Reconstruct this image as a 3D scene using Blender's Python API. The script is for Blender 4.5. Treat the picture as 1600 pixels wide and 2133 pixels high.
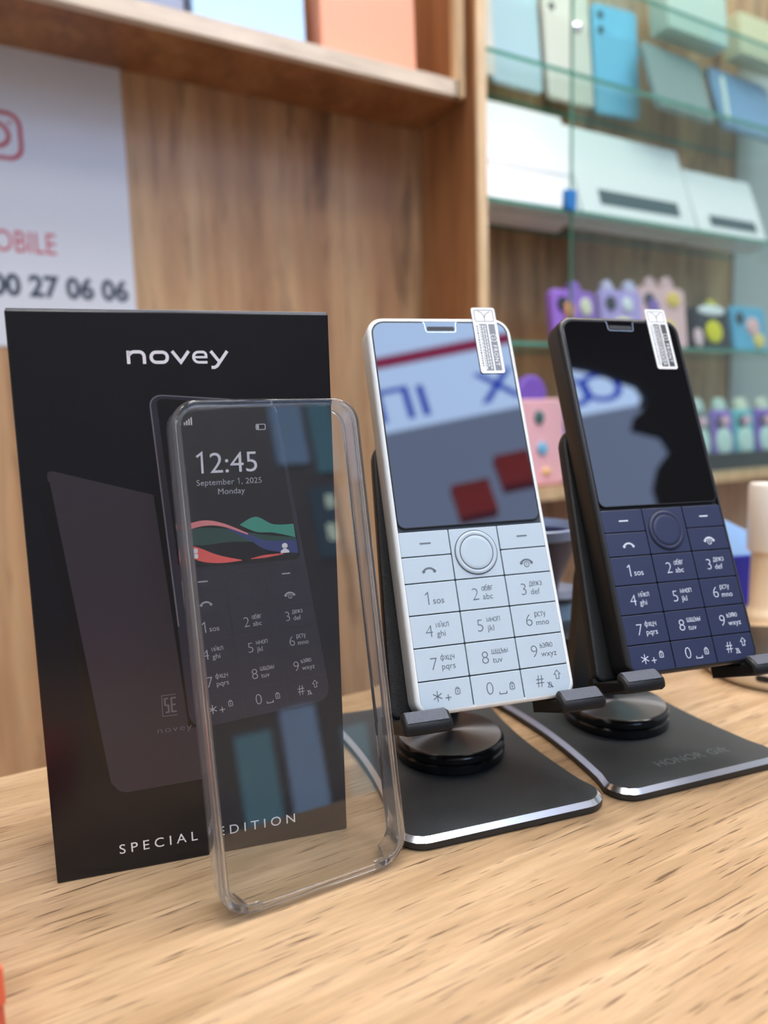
import bpy, math, random
from mathutils import Matrix, Vector
random.seed(4)
SC = bpy.context.scene
for o in list(bpy.data.objects):
    bpy.data.objects.remove(o)

# ------------------------------------------------------------------ camera
cam_d = bpy.data.cameras.new('camera')
cam = bpy.data.objects.new('camera', cam_d)
SC.collection.objects.link(cam)
RIGHT = Vector((0.86908, -0.49386, -0.02815))
DOWN = Vector((-0.08711, -0.09678, -0.99149))
FWD = Vector((0.48693, 0.86414, -0.12713))
cam.matrix_world = Matrix(((RIGHT.x, -DOWN.x, -FWD.x, 0), (RIGHT.y, -DOWN.y, -FWD.y, 0),
                           (RIGHT.z, -DOWN.z, -FWD.z, 0.12796), (0, 0, 0, 1)))
cam_d.sensor_fit = 'VERTICAL'
cam_d.sensor_height = 36.0
cam_d.lens = 36.0 * 1486.35 / 2133
cam_d.clip_start = 0.01
cam_d.dof.use_dof = True
cam_d.dof.focus_distance = 0.214
cam_d.dof.aperture_fstop = 8.0
SC.camera = cam

# ------------------------------------------------------------------ view, world
SC.view_settings.view_transform = 'Standard'
SC.view_settings.look = 'None'
SC.view_settings.gamma = 1.0
SC.view_settings.use_curve_mapping = False
SC.view_settings.exposure = 0.0
SC.cycles.use_denoising = True
SC.cycles.max_bounces = 14
SC.cycles.transparent_max_bounces = 24
SC.cycles.sample_clamp_indirect = 6.0
W = bpy.data.worlds.new('world')
SC.world = W
W.use_nodes = True
W.node_tree.nodes['Background'].inputs[0].default_value = (0.86, 0.93, 1.0, 1)
W.node_tree.nodes['Background'].inputs[1].default_value = 0.6


# ------------------------------------------------------------------ materials
def lin(r, g, b):
    f = lambda c: (c / 255) / 12.92 if c <= 10.3 else (((c / 255) + 0.055) / 1.055) ** 2.4
    return (f(r), f(g), f(b), 1.0)


def mat(name, rgb, rough=0.5, metal=0.0, spec=0.5, ior=None, coat=0.0, bump=None, emit=None, trans=0.0):
    m = bpy.data.materials.new(name)
    m.use_nodes = True
    nt = m.node_tree
    b = nt.nodes['Principled BSDF']
    b.inputs['Base Color'].default_value = lin(*rgb)
    b.inputs['Roughness'].default_value = rough
    b.inputs['Metallic'].default_value = metal
    b.inputs['Specular IOR Level'].default_value = spec
    if ior:
        b.inputs['IOR'].default_value = ior
    b.inputs['Coat Weight'].default_value = coat
    b.inputs['Coat Roughness'].default_value = 0.05
    b.inputs['Transmission Weight'].default_value = trans
    if emit:
        b.inputs['Emission Color'].default_value = lin(*rgb)
        b.inputs['Emission Strength'].default_value = emit
    if bump:
        sc, st = bump
        tc = nt.nodes.new('ShaderNodeTexCoord')
        n = nt.nodes.new('ShaderNodeTexNoise')
        n.inputs['Scale'].default_value = sc
        n.inputs['Detail'].default_value = 3
        bp = nt.nodes.new('ShaderNodeBump')
        bp.inputs['Strength'].default_value = st
        bp.inputs['Distance'].default_value = 0.0006
        nt.links.new(tc.outputs['Object'], n.inputs['Vector'])
        nt.links.new(n.outputs['Fac'], bp.inputs['Height'])
        nt.links.new(bp.outputs['Normal'], b.inputs['Normal'])
    return m


def emission(name, rgb, strength):
    m = bpy.data.materials.new(name)
    m.use_nodes = True
    nt = m.node_tree
    nt.nodes.clear()
    e = nt.nodes.new('ShaderNodeEmission')
    e.inputs[0].default_value = lin(*rgb)
    e.inputs[1].default_value = strength
    o = nt.nodes.new('ShaderNodeOutputMaterial')
    nt.links.new(e.outputs[0], o.inputs[0])
    return m


def thin_glass(name, tint=(245, 252, 250), ior=1.5):
    """pane of clear glass: passes light straight through, mirrors by Fresnel"""
    m = bpy.data.materials.new(name)
    m.use_nodes = True
    nt = m.node_tree
    nt.nodes.clear()
    t = nt.nodes.new('ShaderNodeBsdfTransparent')
    t.inputs[0].default_value = lin(*tint)
    g = nt.nodes.new('ShaderNodeBsdfGlossy')
    g.inputs['Roughness'].default_value = 0.0
    lw = nt.nodes.new('ShaderNodeLayerWeight')
    lw.inputs['Blend'].default_value = 0.5          # facing = 1 - |cos|
    pw = nt.nodes.new('ShaderNodeMath')
    pw.operation = 'POWER'
    pw.inputs[1].default_value = 5.0
    nt.links.new(lw.outputs['Facing'], pw.inputs[0])
    f0 = ((ior - 1) / (ior + 1)) ** 2
    fr = nt.nodes.new('ShaderNodeMath')
    fr.operation = 'MULTIPLY_ADD'
    fr.inputs[1].default_value = 1 - f0
    fr.inputs[2].default_value = f0
    nt.links.new(pw.outputs[0], fr.inputs[0])
    mx = nt.nodes.new('ShaderNodeMixShader')
    o = nt.nodes.new('ShaderNodeOutputMaterial')
    nt.links.new(fr.outputs[0], mx.inputs[0])
    nt.links.new(t.outputs[0], mx.inputs[1])
    nt.links.new(g.outputs[0], mx.inputs[2])
    nt.links.new(mx.outputs[0], o.inputs[0])
    return m


def wood(name, base, dark, light, stretch, pore, pore_amt, rough, crack=0.0, coat=0.0, spec=0.5):
    """procedural timber: stretch = scale per axis (small along the grain), pore = the same for the short dark pores"""
    m = bpy.data.materials.new(name)
    m.use_nodes = True
    nt = m.node_tree
    N, L = nt.nodes, nt.links
    b = N['Principled BSDF']
    tc = N.new('ShaderNodeTexCoord')

    def noise(scale3, detail, dist=0.0, rgh=0.55):
        mp = N.new('ShaderNodeMapping')
        mp.inputs['Scale'].default_value = scale3
        L.new(tc.outputs['Object'], mp.inputs['Vector'])
        n = N.new('ShaderNodeTexNoise')
        n.inputs['Scale'].default_value = 1.0
        n.inputs['Detail'].default_value = detail
        n.inputs['Roughness'].default_value = rgh
        n.inputs['Distortion'].default_value = dist
        L.new(mp.outputs[0], n.inputs['Vector'])
        return n.outputs['Fac']

    def ramp(fac, stops):
        r = N.new('ShaderNodeValToRGB')
        while len(r.color_ramp.elements) < len(stops):
            r.color_ramp.elements.new(0.5)
        for e, (p, c) in zip(r.color_ramp.elements, stops):
            e.position = p
            e.color = c
        L.new(fac, r.inputs[0])
        return r.outputs[0]

    def mixc(fac, a, bcol, kind='MIX'):
        x = N.new('ShaderNodeMix')
        x.data_type = 'RGBA'
        x.blend_type = kind
        if isinstance(fac, float):
            x.inputs[0].default_value = fac
        else:
            L.new(fac, x.inputs[0])
        for s, v in ((6, a), (7, bcol)):
            if isinstance(v, tuple):
                x.inputs[s].default_value = v
            else:
                L.new(v, x.inputs[s])
        return x.outputs[2]
    g1 = noise(stretch, 5, 0.6)
    col = ramp(g1, [(0.32, lin(*dark)), (0.5, lin(*base)), (0.68, lin(*light))])
    g2 = noise(tuple(s * 5 for s in stretch), 4, 0.2)
    f2 = ramp(g2, [(0.35, (0.86, 0.86, 0.86, 1)), (0.62, (1.06, 1.06, 1.06, 1))])
    col = mixc(1.0, col, f2, 'MULTIPLY')
    p = noise(pore, 3, 0.3, 0.6)
    pf = ramp(p, [(0.585, (0, 0, 0, 1)), (0.66, (pore_amt, pore_amt, pore_amt, 1))])
    col = mixc(pf, col, lin(int(dark[0] * .62), int(dark[1] * .56), int(dark[2] * .5)))
    if crack:
        c = noise((stretch[0] * 0.75, stretch[1] * 0.75, stretch[2] * 1.3), 6, 1.8, 0.62)
        cf = ramp(c, [(0.54, (0, 0, 0, 1)), (0.68, (crack, crack, crack, 1))])
        col = mixc(cf, col, lin(96, 66, 44))
    L.new(col, b.inputs['Base Color'])
    b.inputs['Roughness'].default_value = rough
    b.inputs['Specular IOR Level'].default_value = spec
    b.inputs['Coat Weight'].default_value = coat
    b.inputs['Coat Roughness'].default_value = 0.25
    bp = N.new('ShaderNodeBump')
    bp.inputs['Strength'].default_value = 0.25
    bp.inputs['Distance'].default_value = 0.0004
    bp.invert = True
    L.new(pf, bp.inputs['Height'])
    L.new(bp.outputs[0], b.inputs['Normal'])
    return m


M = {}
M['counter'] = wood('counter oak laminate', (170, 143, 110), (153, 126, 94), (185, 159, 127), (8, 110, 110), (42, 1000, 1000), 0.95, 0.36, spec=0.5)
M['panel'] = wood('wall oak panelling', (196, 154, 112), (170, 126, 88), (210, 174, 130), (16, 16, 1.6), (120, 120, 7), 0.35, 0.42, crack=0.85)
M['panel_red'] = wood('divider oak', (166, 112, 70), (144, 94, 56), (182, 130, 86), (22, 14, 1.4), (160, 100, 7), 0.3, 0.5, crack=0.4)
M['edge'] = wood('oak edge banding', (222, 190, 146), (208, 174, 130), (232, 204, 164), (20, 20, 3), (120, 120, 20), 0.15, 0.5)
M['shelf_edge'] = wood('pale shelf edging', (222, 204, 180), (212, 192, 166), (230, 214, 194), (3, 20, 20), (20, 120, 120), 0.12, 0.5)
M['white_body'] = mat('white phone shell', (216, 222, 224), 0.38)
M['white_key'] = mat('white key', (170, 187, 200), 0.42)
M['white_gap'] = mat('white key gap', (70, 76, 84), 0.7)
M['ink'] = mat('grey key ink', (92, 102, 112), 0.6)
M['black_body'] = mat('black phone shell', (26, 26, 28), 0.38)
M['navy_key'] = mat('navy key', (31, 39, 70), 0.42)
M['navy_gap'] = mat('navy key gap', (8, 9, 14), 0.7)
M['ink_white'] = mat('white key ink', (190, 200, 214), 0.6)
M['screen'] = mat('phone screen glass', (10, 11, 14), 0.02, ior=1.8)
M['bezel_silver'] = mat('silver bezel', (206, 212, 220), 0.25, metal=0.9)
M['slot'] = mat('black slot', (12, 12, 14), 0.5)
M['tab_white'] = mat('white film tab', (226, 230, 230), 0.5)
M['tab_grey'] = mat('grey tab print', (118, 124, 132), 0.5)
M['tab_dark'] = mat('dark tab print', (62, 64, 68), 0.5)
M['carton_black'] = mat('black laminated carton', (20, 21, 26), 0.22, spec=0.4)
M['print_white'] = mat('white print', (232, 232, 236), 0.4)
M['print_grey'] = mat('light grey print', (176, 176, 184), 0.4)
M['print_phone'] = mat('charcoal print', (46, 45, 56), 0.25)
M['print_phone_edge'] = mat('grey print line', (104, 102, 112), 0.3)
M['print_back'] = mat('dusky grey print', (50, 46, 54), 0.28)
M['print_shadow'] = mat('black print', (10, 10, 13), 0.24)
M['print_screen'] = mat('screen print', (15, 16, 20), 0.2)
M['print_line'] = mat('key line print', (7, 7, 9), 0.4)
M['w_pink'] = mat('pink wave print', (226, 138, 138), 0.4)
M['w_coral'] = mat('coral wave print', (236, 98, 92), 0.4)
M['w_teal'] = mat('teal wave print', (62, 150, 130), 0.4)
M['w_green'] = mat('dark green wave print', (36, 74, 66), 0.4)
M['w_blue'] = mat('blue wave print', (50, 66, 122), 0.4)
M['clear'] = mat('clear soft plastic', (252, 254, 255), 0.0, ior=1.46, trans=1.0)
M['clear_panel'] = thin_glass('clear case panel', (250, 252, 253), 1.6)
def hazy_clear():
    m = mat('clear soft rim', (252, 254, 255), 0.0, ior=1.46, trans=1.0)
    nt = m.node_tree
    b = nt.nodes['Principled BSDF']
    d = nt.nodes.new('ShaderNodeBsdfTranslucent')
    d.inputs[0].default_value = lin(238, 244, 252)
    mx = nt.nodes.new('ShaderNodeMixShader')
    mx.inputs[0].default_value = 0.06
    nt.links.new(b.outputs[0], mx.inputs[1])
    nt.links.new(d.outputs[0], mx.inputs[2])
    nt.links.new(mx.outputs[0], nt.nodes['Material Output'].inputs[0])
    return m


M['clear'] = hazy_clear()
M['stand_black'] = mat('black powder coated metal', (45, 51, 54), 0.46, metal=0.0, spec=0.6, bump=(2600, 0.35))
M['holder_black'] = mat('black textured holder metal', (26, 29, 32), 0.45, bump=(2600, 0.4))
M['stand_side'] = mat('black satin edge', (30, 33, 35), 0.35)
M['chamfer'] = mat('bright cut chamfer', (232, 236, 244), 0.2, metal=1.0)
M['lip_pad_lit'] = mat('textured pad in lit grey', (78, 84, 96), 0.55, bump=(2200, 1.0))  # grey lightened for the ceiling light the lip top catches
M['lip'] = mat('black lip metal', (17, 18, 20), 0.45, spec=0.3)
M['gloss_black'] = mat('gloss black plastic', (14, 14, 17), 0.16)
M['engrave'] = mat('engraved grey', (112, 120, 122), 0.35, metal=0.3)


def radial_metal():
    m = mat('spun black metal', (128, 130, 136), 0.32, metal=1.0)
    nt = m.node_tree
    b = nt.nodes['Principled BSDF']
    b.inputs['Anisotropic'].default_value = 0.92
    t = nt.nodes.new('ShaderNodeTangent')
    t.direction_type = 'RADIAL'
    t.axis = 'Z'
    nt.links.new(t.outputs[0], b.inputs['Tangent'])
    return m


M['spun'] = radial_metal()
M['pane'] = thin_glass('cabinet pane', (246, 252, 250), 1.52)
M['pane_edge'] = mat('green glass edge', (86, 150, 132), 0.15, spec=0.6)
M['paper'] = mat('white poster paper', (226, 230, 236), 0.35)
M['poster_red'] = mat('poster red', (196, 52, 72), 0.5)
M['poster_pink'] = mat('poster pale red', (206, 96, 112), 0.5)
M['poster_ink'] = mat('poster grey ink', (66, 76, 92), 0.5)
M['plaster'] = mat('pale grey wall paint', (150, 156, 166), 0.8)
M['floor'] = mat('grey floor tile', (150, 150, 150), 0.4)
M['ceiling'] = mat('white ceiling', (232, 234, 236), 0.9)
M['lamp'] = emission('ceiling lamp light', (255, 250, 246), 15.0)
M['lamp_boost'] = emission('boosted fill lamp light', (255, 248, 242), 34.0)  # raised strength, fill for the back wall and glass cabinet
M['sign_light'] = emission('backlit sign', (186, 214, 255), 9.0)
M['sign_red'] = emission('backlit red stripe', (190, 60, 110), 4.0)
M['sign_blue'] = emission('backlit blue letters', (40, 80, 235), 5.0)


# ------------------------------------------------------------------ mesh helpers
def obj(name, verts, faces, m, parent=None, idx=None, sharp=35, frame=None):
    me = bpy.data.meshes.new(name)
    me.from_pydata([tuple(v) for v in verts], [], faces)
    for x in (m if isinstance(m, list) else [m]):
        me.materials.append(x)
    if idx:
        me.polygons.foreach_set('material_index', idx)
    me.polygons.foreach_set('use_smooth', [len(p.vertices) <= 4 for p in me.polygons])
    me.validate()
    me.update()
    try:
        me.set_sharp_from_angle(angle=math.radians(sharp))
    except Exception:
        pass
    me.polygons.foreach_set('use_smooth', [len(p.vertices) <= 4 for p in me.polygons])
    me.update()
    o = bpy.data.objects.new(name, me)
    SC.collection.objects.link(o)
    if parent is not None:
        o.parent = parent
    if frame is not None:
        o.matrix_basis = frame
    return o


def tag(o, label=None, cat=None, group=None, kind=None):
    for k, v in (('label', label), ('category', cat), ('group', group), ('kind', kind)):
        if v:
            o[k] = v
    return o


def thing(name, label, cat, frame, group=None):
    o = bpy.data.objects.new(name, None)
    o.empty_display_size = 0.02
    SC.collection.objects.link(o)
    o.matrix_world = frame
    return tag(o, label, cat, group)


def frame(x, y, z, yaw=0.0, lean=0.0):
    """local x right, y away, z up; lean tips the top away"""
    return Matrix.Translation((x, y, z)) @ Matrix.Rotation(yaw, 4, 'Z') @ Matrix.Rotation(-lean, 4, 'X')


def rrect(x0, x1, z0, z1, r, n=6):
    """rounded rectangle, counter-clockwise; r = one radius or (bl, br, tr, tl)"""
    rs = r if isinstance(r, (tuple, list)) else (r,) * 4
    pts = []
    for (cx, cz, a0, rr) in ((x0, z0, 180, rs[0]), (x1, z0, 270, rs[1]), (x1, z1, 0, rs[2]), (x0, z1, 90, rs[3])):
        sx = 1 if cx == x0 else -1
        sz = 1 if cz == z0 else -1
        rr = max(rr, 1e-6)
        for k in range(n + 1):
            a = math.radians(a0 + 90 * k / n)
            pts.append((cx + sx * rr + rr * math.cos(a), cz + sz * rr + rr * math.sin(a)))
    return pts


def inset(pts, d):
    if abs(d) < 1e-9:
        return pts
    n = len(pts)
    out = []
    for i in range(n):
        p0, p1, p2 = pts[i - 1], pts[i], pts[(i + 1) % n]
        ax, ay = p1[0] - p0[0], p1[1] - p0[1]
        bx, by = p2[0] - p1[0], p2[1] - p1[1]
        la, lb = math.hypot(ax, ay) or 1e-9, math.hypot(bx, by) or 1e-9
        nx, ny = -ay / la - by / lb, ax / la + bx / lb
        q = math.hypot(nx, ny) or 1e-9
        nx, ny = nx / q, ny / q
        c = max(0.35, nx * (-ay / la) + ny * (ax / la)) if la > 1e-8 else 1
        out.append((p1[0] + nx * d / c, p1[1] + ny * d / c))
    return out


def rr_loops(x0, x1, z0, z1, r, levels, n=6):
    loops = []
    rs = r if isinstance(r, (tuple, list)) else (r,) * 4
    for y, d in levels:
        loops.append([(px, y, pz) for px, pz in rrect(x0 + d, x1 - d, z0 + d, z1 - d, tuple(max(q - d, 1e-5) for q in rs), n)])
    return loops


def loft(loops, cap0=True, cap1=True):
    n = len(loops[0])
    v = [p for lp in loops for p in lp]
    f = []
    for k in range(len(loops) - 1):
        for i in range(n):
            j = (i + 1) % n
            f.append((k * n + i, k * n + j, (k + 1) * n + j, (k + 1) * n + i))
    # the first loop faces -y (towards the viewer)
    if cap0:
        f.append(tuple(range(n)))
    if cap1:
        f.append(tuple(reversed(range((len(loops) - 1) * n, len(loops) * n))))
    fl = [tuple(reversed(q)) for q in f[:(len(loops) - 1) * n]]
    return v, fl + f[(len(loops) - 1) * n:]


def slab(name, x0, x1, z0, z1, r, y0, y1, m, parent=None, bevel=0.0, n=5, frame=None):
    """upright plate from depth y0 (front) to y1 (back) with softened edges"""
    if bevel > 0:
        lv = [(y0, bevel), (y0 + bevel * 0.3, bevel * 0.3), (y0 + bevel, 0), (y1 - bevel, 0), (y1 - bevel * 0.3, bevel * 0.3), (y1, bevel)]
    else:
        lv = [(y0, 0), (y1, 0)]
    v, f = loft(rr_loops(x0, x1, z0, z1, r, lv, n))
    return obj(name, v, f, m, parent, frame=frame)


class MB:
    def __init__(s):
        s.v, s.f = [], []

    def add(s, v, f):
        k = len(s.v)
        s.v += list(v)
        s.f += [tuple(i + k for i in q) for q in f]
        return s

    def box(s, x0, x1, y0, y1, z0, z1):
        v = [(x, y, z) for z in (z0, z1) for y in (y0, y1) for x in (x0, x1)]
        return s.add(v, [(0, 2, 3, 1), (4, 5, 7, 6), (0, 1, 5, 4), (2, 6, 7, 3), (0, 4, 6, 2), (1, 3, 7, 5)])

    def poly(s, pts, y=0.0):
        return s.add([(x, y, z) for x, z in pts], [tuple(range(len(pts)))])

    def ribbon(s, pts, w, y=0.0, closed=False):
        n = len(pts)
        L, R = [], []
        for i in range(n):
            p = pts[i]
            a = pts[i - 1] if (i > 0 or closed) else None
            b = pts[(i + 1) % n] if (i < n - 1 or closed) else None
            if a is None:
                dx, dz = b[0] - p[0], b[1] - p[1]
                k = 1
            elif b is None:
                dx, dz = p[0] - a[0], p[1] - a[1]
                k = 1
            else:
                l1 = math.hypot(p[0] - a[0], p[1] - a[1]) or 1e-9
                l2 = math.hypot(b[0] - p[0], b[1] - p[1]) or 1e-9
                dx = (p[0] - a[0]) / l1 + (b[0] - p[0]) / l2
                dz = (p[1] - a[1]) / l1 + (b[1] - p[1]) / l2
                q = math.hypot(dx, dz) or 1e-9
                k = 1 / max(0.5, q / 2)
            q = math.hypot(dx, dz) or 1e-9
            nx, nz = -dz / q * w / 2 * k, dx / q * w / 2 * k
            L.append((p[0] + nx, y, p[1] + nz))
            R.append((p[0] - nx, y, p[1] - nz))
        f = []
        for i in range(n if closed else n - 1):
            j = (i + 1) % n
            f.append((n + i, n + j, j, i))
        return s.add(L + R, f)

    def build(s, name, m, parent=None, frame=None, sharp=35):
        return obj(name, s.v, s.f, m, parent, frame=frame, sharp=sharp)


def arc(cx, cz, r, a0, a1, n=20, sx=1.0):
    return [(cx + sx * r * math.cos(math.radians(a0 + (a1 - a0) * k / n)), cz + r * math.sin(math.radians(a0 + (a1 - a0) * k / n))) for k in range(n + 1)]


def circle(cx, cz, r, n=28):
    return arc(cx, cz, r, 0, 360 * (n - 1) / n, n - 1)


_txt = {}


def text(s, size, align='CENTER', weight=0.0, spacing=1.0):
    """lettering; the figure one is drawn with a flag, the typeface has it as a bare bar"""
    if '1' not in s:
        return text_raw(s, size, align, weight, spacing)
    b = MB()
    x = 0.0
    piece = s.replace('1', '\x001\x00').split('\x00')
    for p in piece:
        if p == '':
            continue
        if p == '1':
            w = 0.078 + weight * 0.7
            one = MB().ribbon([((x + 0.10) * size, 0.565 * size), ((x + 0.27) * size, 0.69 * size), ((x + 0.27) * size, 0.0)], w * size)
            b.add(one.v, one.f)
            x += 0.50 * spacing
        else:
            q = p.replace(' ', '\u00a0')
            v, f = text_raw(q, size, 'LEFT', weight, spacing)
            b.add([(vx + x * size, vy, vz) for vx, vy, vz in v], f)
            x = max(vx for vx, _, _ in b.v) / size + 0.06 * spacing + (0.24 if p.endswith(' ') else 0)
    w = max(v[0] for v in b.v)
    d = {'LEFT': 0, 'CENTER': -w / 2, 'RIGHT': -w}[align]
    return [(vx + d, vy, vz) for vx, vy, vz in b.v], b.f


def text_raw(s, size, align='CENTER', weight=0.0, spacing=1.0):
    """flat lettering as (verts, faces) in the x,z plane facing -y, baseline at z = 0"""
    k = (s, size, align, weight, spacing)
    if k in _txt:
        return _txt[k]
    cu = bpy.data.curves.new('lettering', 'FONT')
    cu.body = s
    cu.size = 1.0
    cu.align_x = align
    cu.offset = weight
    cu.space_character = spacing
    cu.resolution_u = 4
    to = bpy.data.objects.new('lettering', cu)
    SC.collection.objects.link(to)
    dg = bpy.context.evaluated_depsgraph_get()
    me = bpy.data.meshes.new_from_object(to.evaluated_get(dg))
    v = [(p.co.x * size, 0.0, p.co.y * size) for p in me.vertices]
    f = [tuple(p.vertices) for p in me.polygons]
    bpy.data.objects.remove(to)
    bpy.data.meshes.remove(me)
    bpy.data.curves.remove(cu)
    _txt[k] = (v, f)
    return v, f


def ov(cx, cz, rx, rz, a0=0, a1=360, n=16):
    return [(cx + rx * math.cos(math.radians(a0 + (a1 - a0) * k / n)), cz + rz * math.sin(math.radians(a0 + (a1 - a0) * k / n))) for k in range(n + 1)]


_bowl = lambda x: [(x, .55), (x + .3, .55)] + ov(x + .3, .275, .24, .275, 90, -90, 8) + [(x, 0)]
STROKES = {                                          # small letters as pen strokes, x-height 1: (advance, strokes)
    'а': (.95, [ov(.4, .45, .36, .45), [(.76, .95), (.76, 0)]]), 'б': (.95, [ov(.42, .42, .36, .42), [(.06, .42), (.12, .95), (.4, 1.25), (.72, 1.38)]]),
    'в': (.88, [[(.1, 0), (.1, 1), (.42, 1)] + ov(.42, .78, .2, .22, 90, -90, 8) + [(.1, .55)], _bowl(.1)]), 'г': (.7, [[(.1, 0), (.1, 1), (.6, 1)]]),
    'д': (1.0, [[(.02, -.25), (.02, 0), (.88, 0), (.88, -.25)], [(.14, 0), (.28, 1), (.74, 1), (.74, 0)]]), 'е': (.92, [[(.08, .52), (.78, .52)] + ov(.43, .5, .36, .5, 5, 320)]),
    'ж': (1.2, [[(.55, 0), (.55, 1)], [(.05, 1), (.5, .5), (.02, 0)], [(1.05, 1), (.6, .5), (1.08, 0)]]), 'з': (.82, [ov(.36, .76, .28, .24, 150, -90, 10) + ov(.36, .27, .32, .27, 90, -150, 10)]),
    'и': (1.0, [[(.1, 1), (.1, 0), (.8, 1), (.8, 0)]]), 'й': (1.0, [[(.1, 1), (.1, 0), (.8, 1), (.8, 0)], ov(.45, 1.42, .2, .18, 200, 340, 6)]),
    'к': (.85, [[(.1, 0), (.1, 1)], [(.7, 1), (.16, .5), (.74, 0)]]), 'л': (.95, [[(0, 0), (.14, .12), (.24, 1), (.76, 1), (.76, 0)]]),
    'м': (1.15, [[(.1, 0), (.12, 1), (.52, .1), (.92, 1), (.94, 0)]]), 'н': (1.0, [[(.1, 0), (.1, 1)], [(.8, 0), (.8, 1)], [(.1, .52), (.8, .52)]]),
    'о': (.98, [ov(.45, .5, .38, .5)]), 'п': (1.0, [[(.1, 0), (.1, 1), (.8, 1), (.8, 0)]]), 'р': (.98, [[(.1, -.4), (.1, 1)], ov(.48, .5, .36, .5)]),
    'с': (.82, [ov(.44, .5, .38, .5, 45, 315)]), 'т': (.8, [[(.36, 0), (.36, 1)], [(.02, 1), (.7, 1)]]), 'у': (.85, [[(.04, 1), (.4, .05)], [(.76, 1), (.32, -.25), (.1, -.4)]]),
    'ф': (1.3, [ov(.58, .5, .5, .46), [(.58, -.4), (.58, 1.4)]]), 'х': (.85, [[(.04, 1), (.74, 0)], [(.74, 1), (.04, 0)]]),
    'ц': (1.0, [[(.1, 1), (.1, 0), (.9, 0), (.9, -.25)], [(.74, 1), (.74, 0)]]), 'ч': (.92, [[(.1, 1), (.1, .6), (.3, .45), (.74, .48)], [(.74, 1), (.74, 0)]]),
    'ш': (1.35, [[(.1, 1), (.1, 0), (1.12, 0), (1.12, 1)], [(.61, 0), (.61, 1)]]), 'щ': (1.4, [[(.1, 1), (.1, 0), (1.26, 0), (1.26, -.25)], [(.58, 0), (.58, 1)], [(1.06, 0), (1.06, 1)]]),
    'ъ': (1.0, [[(0, 1), (.26, 1), (.26, 0)], _bowl(.26)]), 'ы': (1.15, [[(.1, 1), (.1, 0)], _bowl(.1), [(.96, 1), (.96, 0)]]), 'ь': (.82, [[(.1, 1), (.1, 0)], _bowl(.1)]),
    'э': (.85, [ov(.34, .5, .4, .5, 140, -140), [(.2, .52), (.72, .52)]]), 'я': (.95, [[(.76, 0), (.76, 1), (.4, 1)] + ov(.4, .74, .26, .26, 90, 270, 8) + [(.76, .48)], [(.45, .48), (.06, 0)]]),
    'ю': (1.3, [[(.1, 0), (.1, 1)], [(.1, .5), (.42, .5)], ov(.78, .5, .36, .5)]),
}


def pen_text(s, size, pen):
    """small letters written with one pen width; size = x-height"""
    b = MB()
    x = 0.0
    for ch in s:
        adv, st = STROKES[ch]
        for l in st:
            b.ribbon([((x + px) * size * 0.86, pz * size) for px, pz in l], pen)
        x += adv
    return b.v, b.f


def shift(vf, dx, y, dz, sx=1.0):
    return [(x * sx + dx, y, z + dz) for x, _, z in vf[0]], vf[1]


def lathe(profile, n=40, caps=True):
    """profile of (radius, z), bottom to top"""
    v, f = [], []
    for r, z in profile:
        for k in range(n):
            a = 2 * math.pi * k / n
            v.append((r * math.cos(a), r * math.sin(a), z))
    for i in range(len(profile) - 1):
        for k in range(n):
            j = (k + 1) % n
            f.append((i * n + k, i * n + j, (i + 1) * n + j, (i + 1) * n + k))
    if caps:
        f.append(tuple(reversed(range(n))))
        f.append(tuple(range((len(profile) - 1) * n, len(profile) * n)))
    return v, f


def box_obj(name, x0, x1, y0, y1, z0, z1, m, parent=None, frame=None):
    return MB().box(x0, x1, y0, y1, z0, z1).build(name, m, parent, frame)


mm = 0.001

# ================================================================== the setting
YW = 0.78


def struct(name, *a):
    return tag(box_obj(name, *a), kind='structure')


struct('floor', -2.6, 3.2, -2.2, 0.82, -0.95, -0.90, M['floor'])
struct('ceiling', -2.6, 3.2, -2.2, 0.82, 2.75, 2.80, M['ceiling'])
struct('wall_back', -2.6, 3.2, YW, YW + 0.03, -0.90, 2.75, M['panel'])
struct('wall_front', -2.6, 3.2, -2.2, -2.15, -0.90, 2.75, M['plaster'])

struct('trim_2', 1.115, 1.60, YW - 0.006, YW - 0.0005, 0.0385, 0.70, mat('pale grey wall trim', (186, 188, 190), 0.6))

# counter
ct = thing('counter', 'long oak laminate counter with short dark grain pores carrying the phones', 'counter', frame(0, 0, 0))
slab_c = MB().box(-0.75, 1.0, 0.045, 0.291, -0.026, 0.0)
slab_c.build('countertop', M['counter'], ct)
MB().box(-0.72, 0.97, 0.065, 0.27, -0.90, -0.0262).build('counter_body', M['panel_red'], ct)

# ceiling lamps and the sign over the shop opposite (they light the room and show in the screens)
for i, (x, y) in enumerate(((-0.9, -0.55), (0.55, -0.35), (1.9, -0.55), (-0.9, -1.5), (0.3, -1.35), (1.25, 0.25), (0.1, 0.3))):  # the lamps nearest the back wall are added to brighten it
    t = thing('ceiling_light', 'square white ceiling panel lamp from a set with added fill lamps', 'light', frame(x, y, 2.749), 'ceiling panel lamps')
    MB().box(-0.32, 0.32, -0.32, 0.32, -0.02, 0.0).build('housing', M['ceiling'], t)
    MB().box(-0.3, 0.3, -0.3, 0.3, -0.026, -0.0202).build('diffuser', M['lamp_boost'] if (y > 0 or x > 1.5) else M['lamp'], t)

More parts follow.
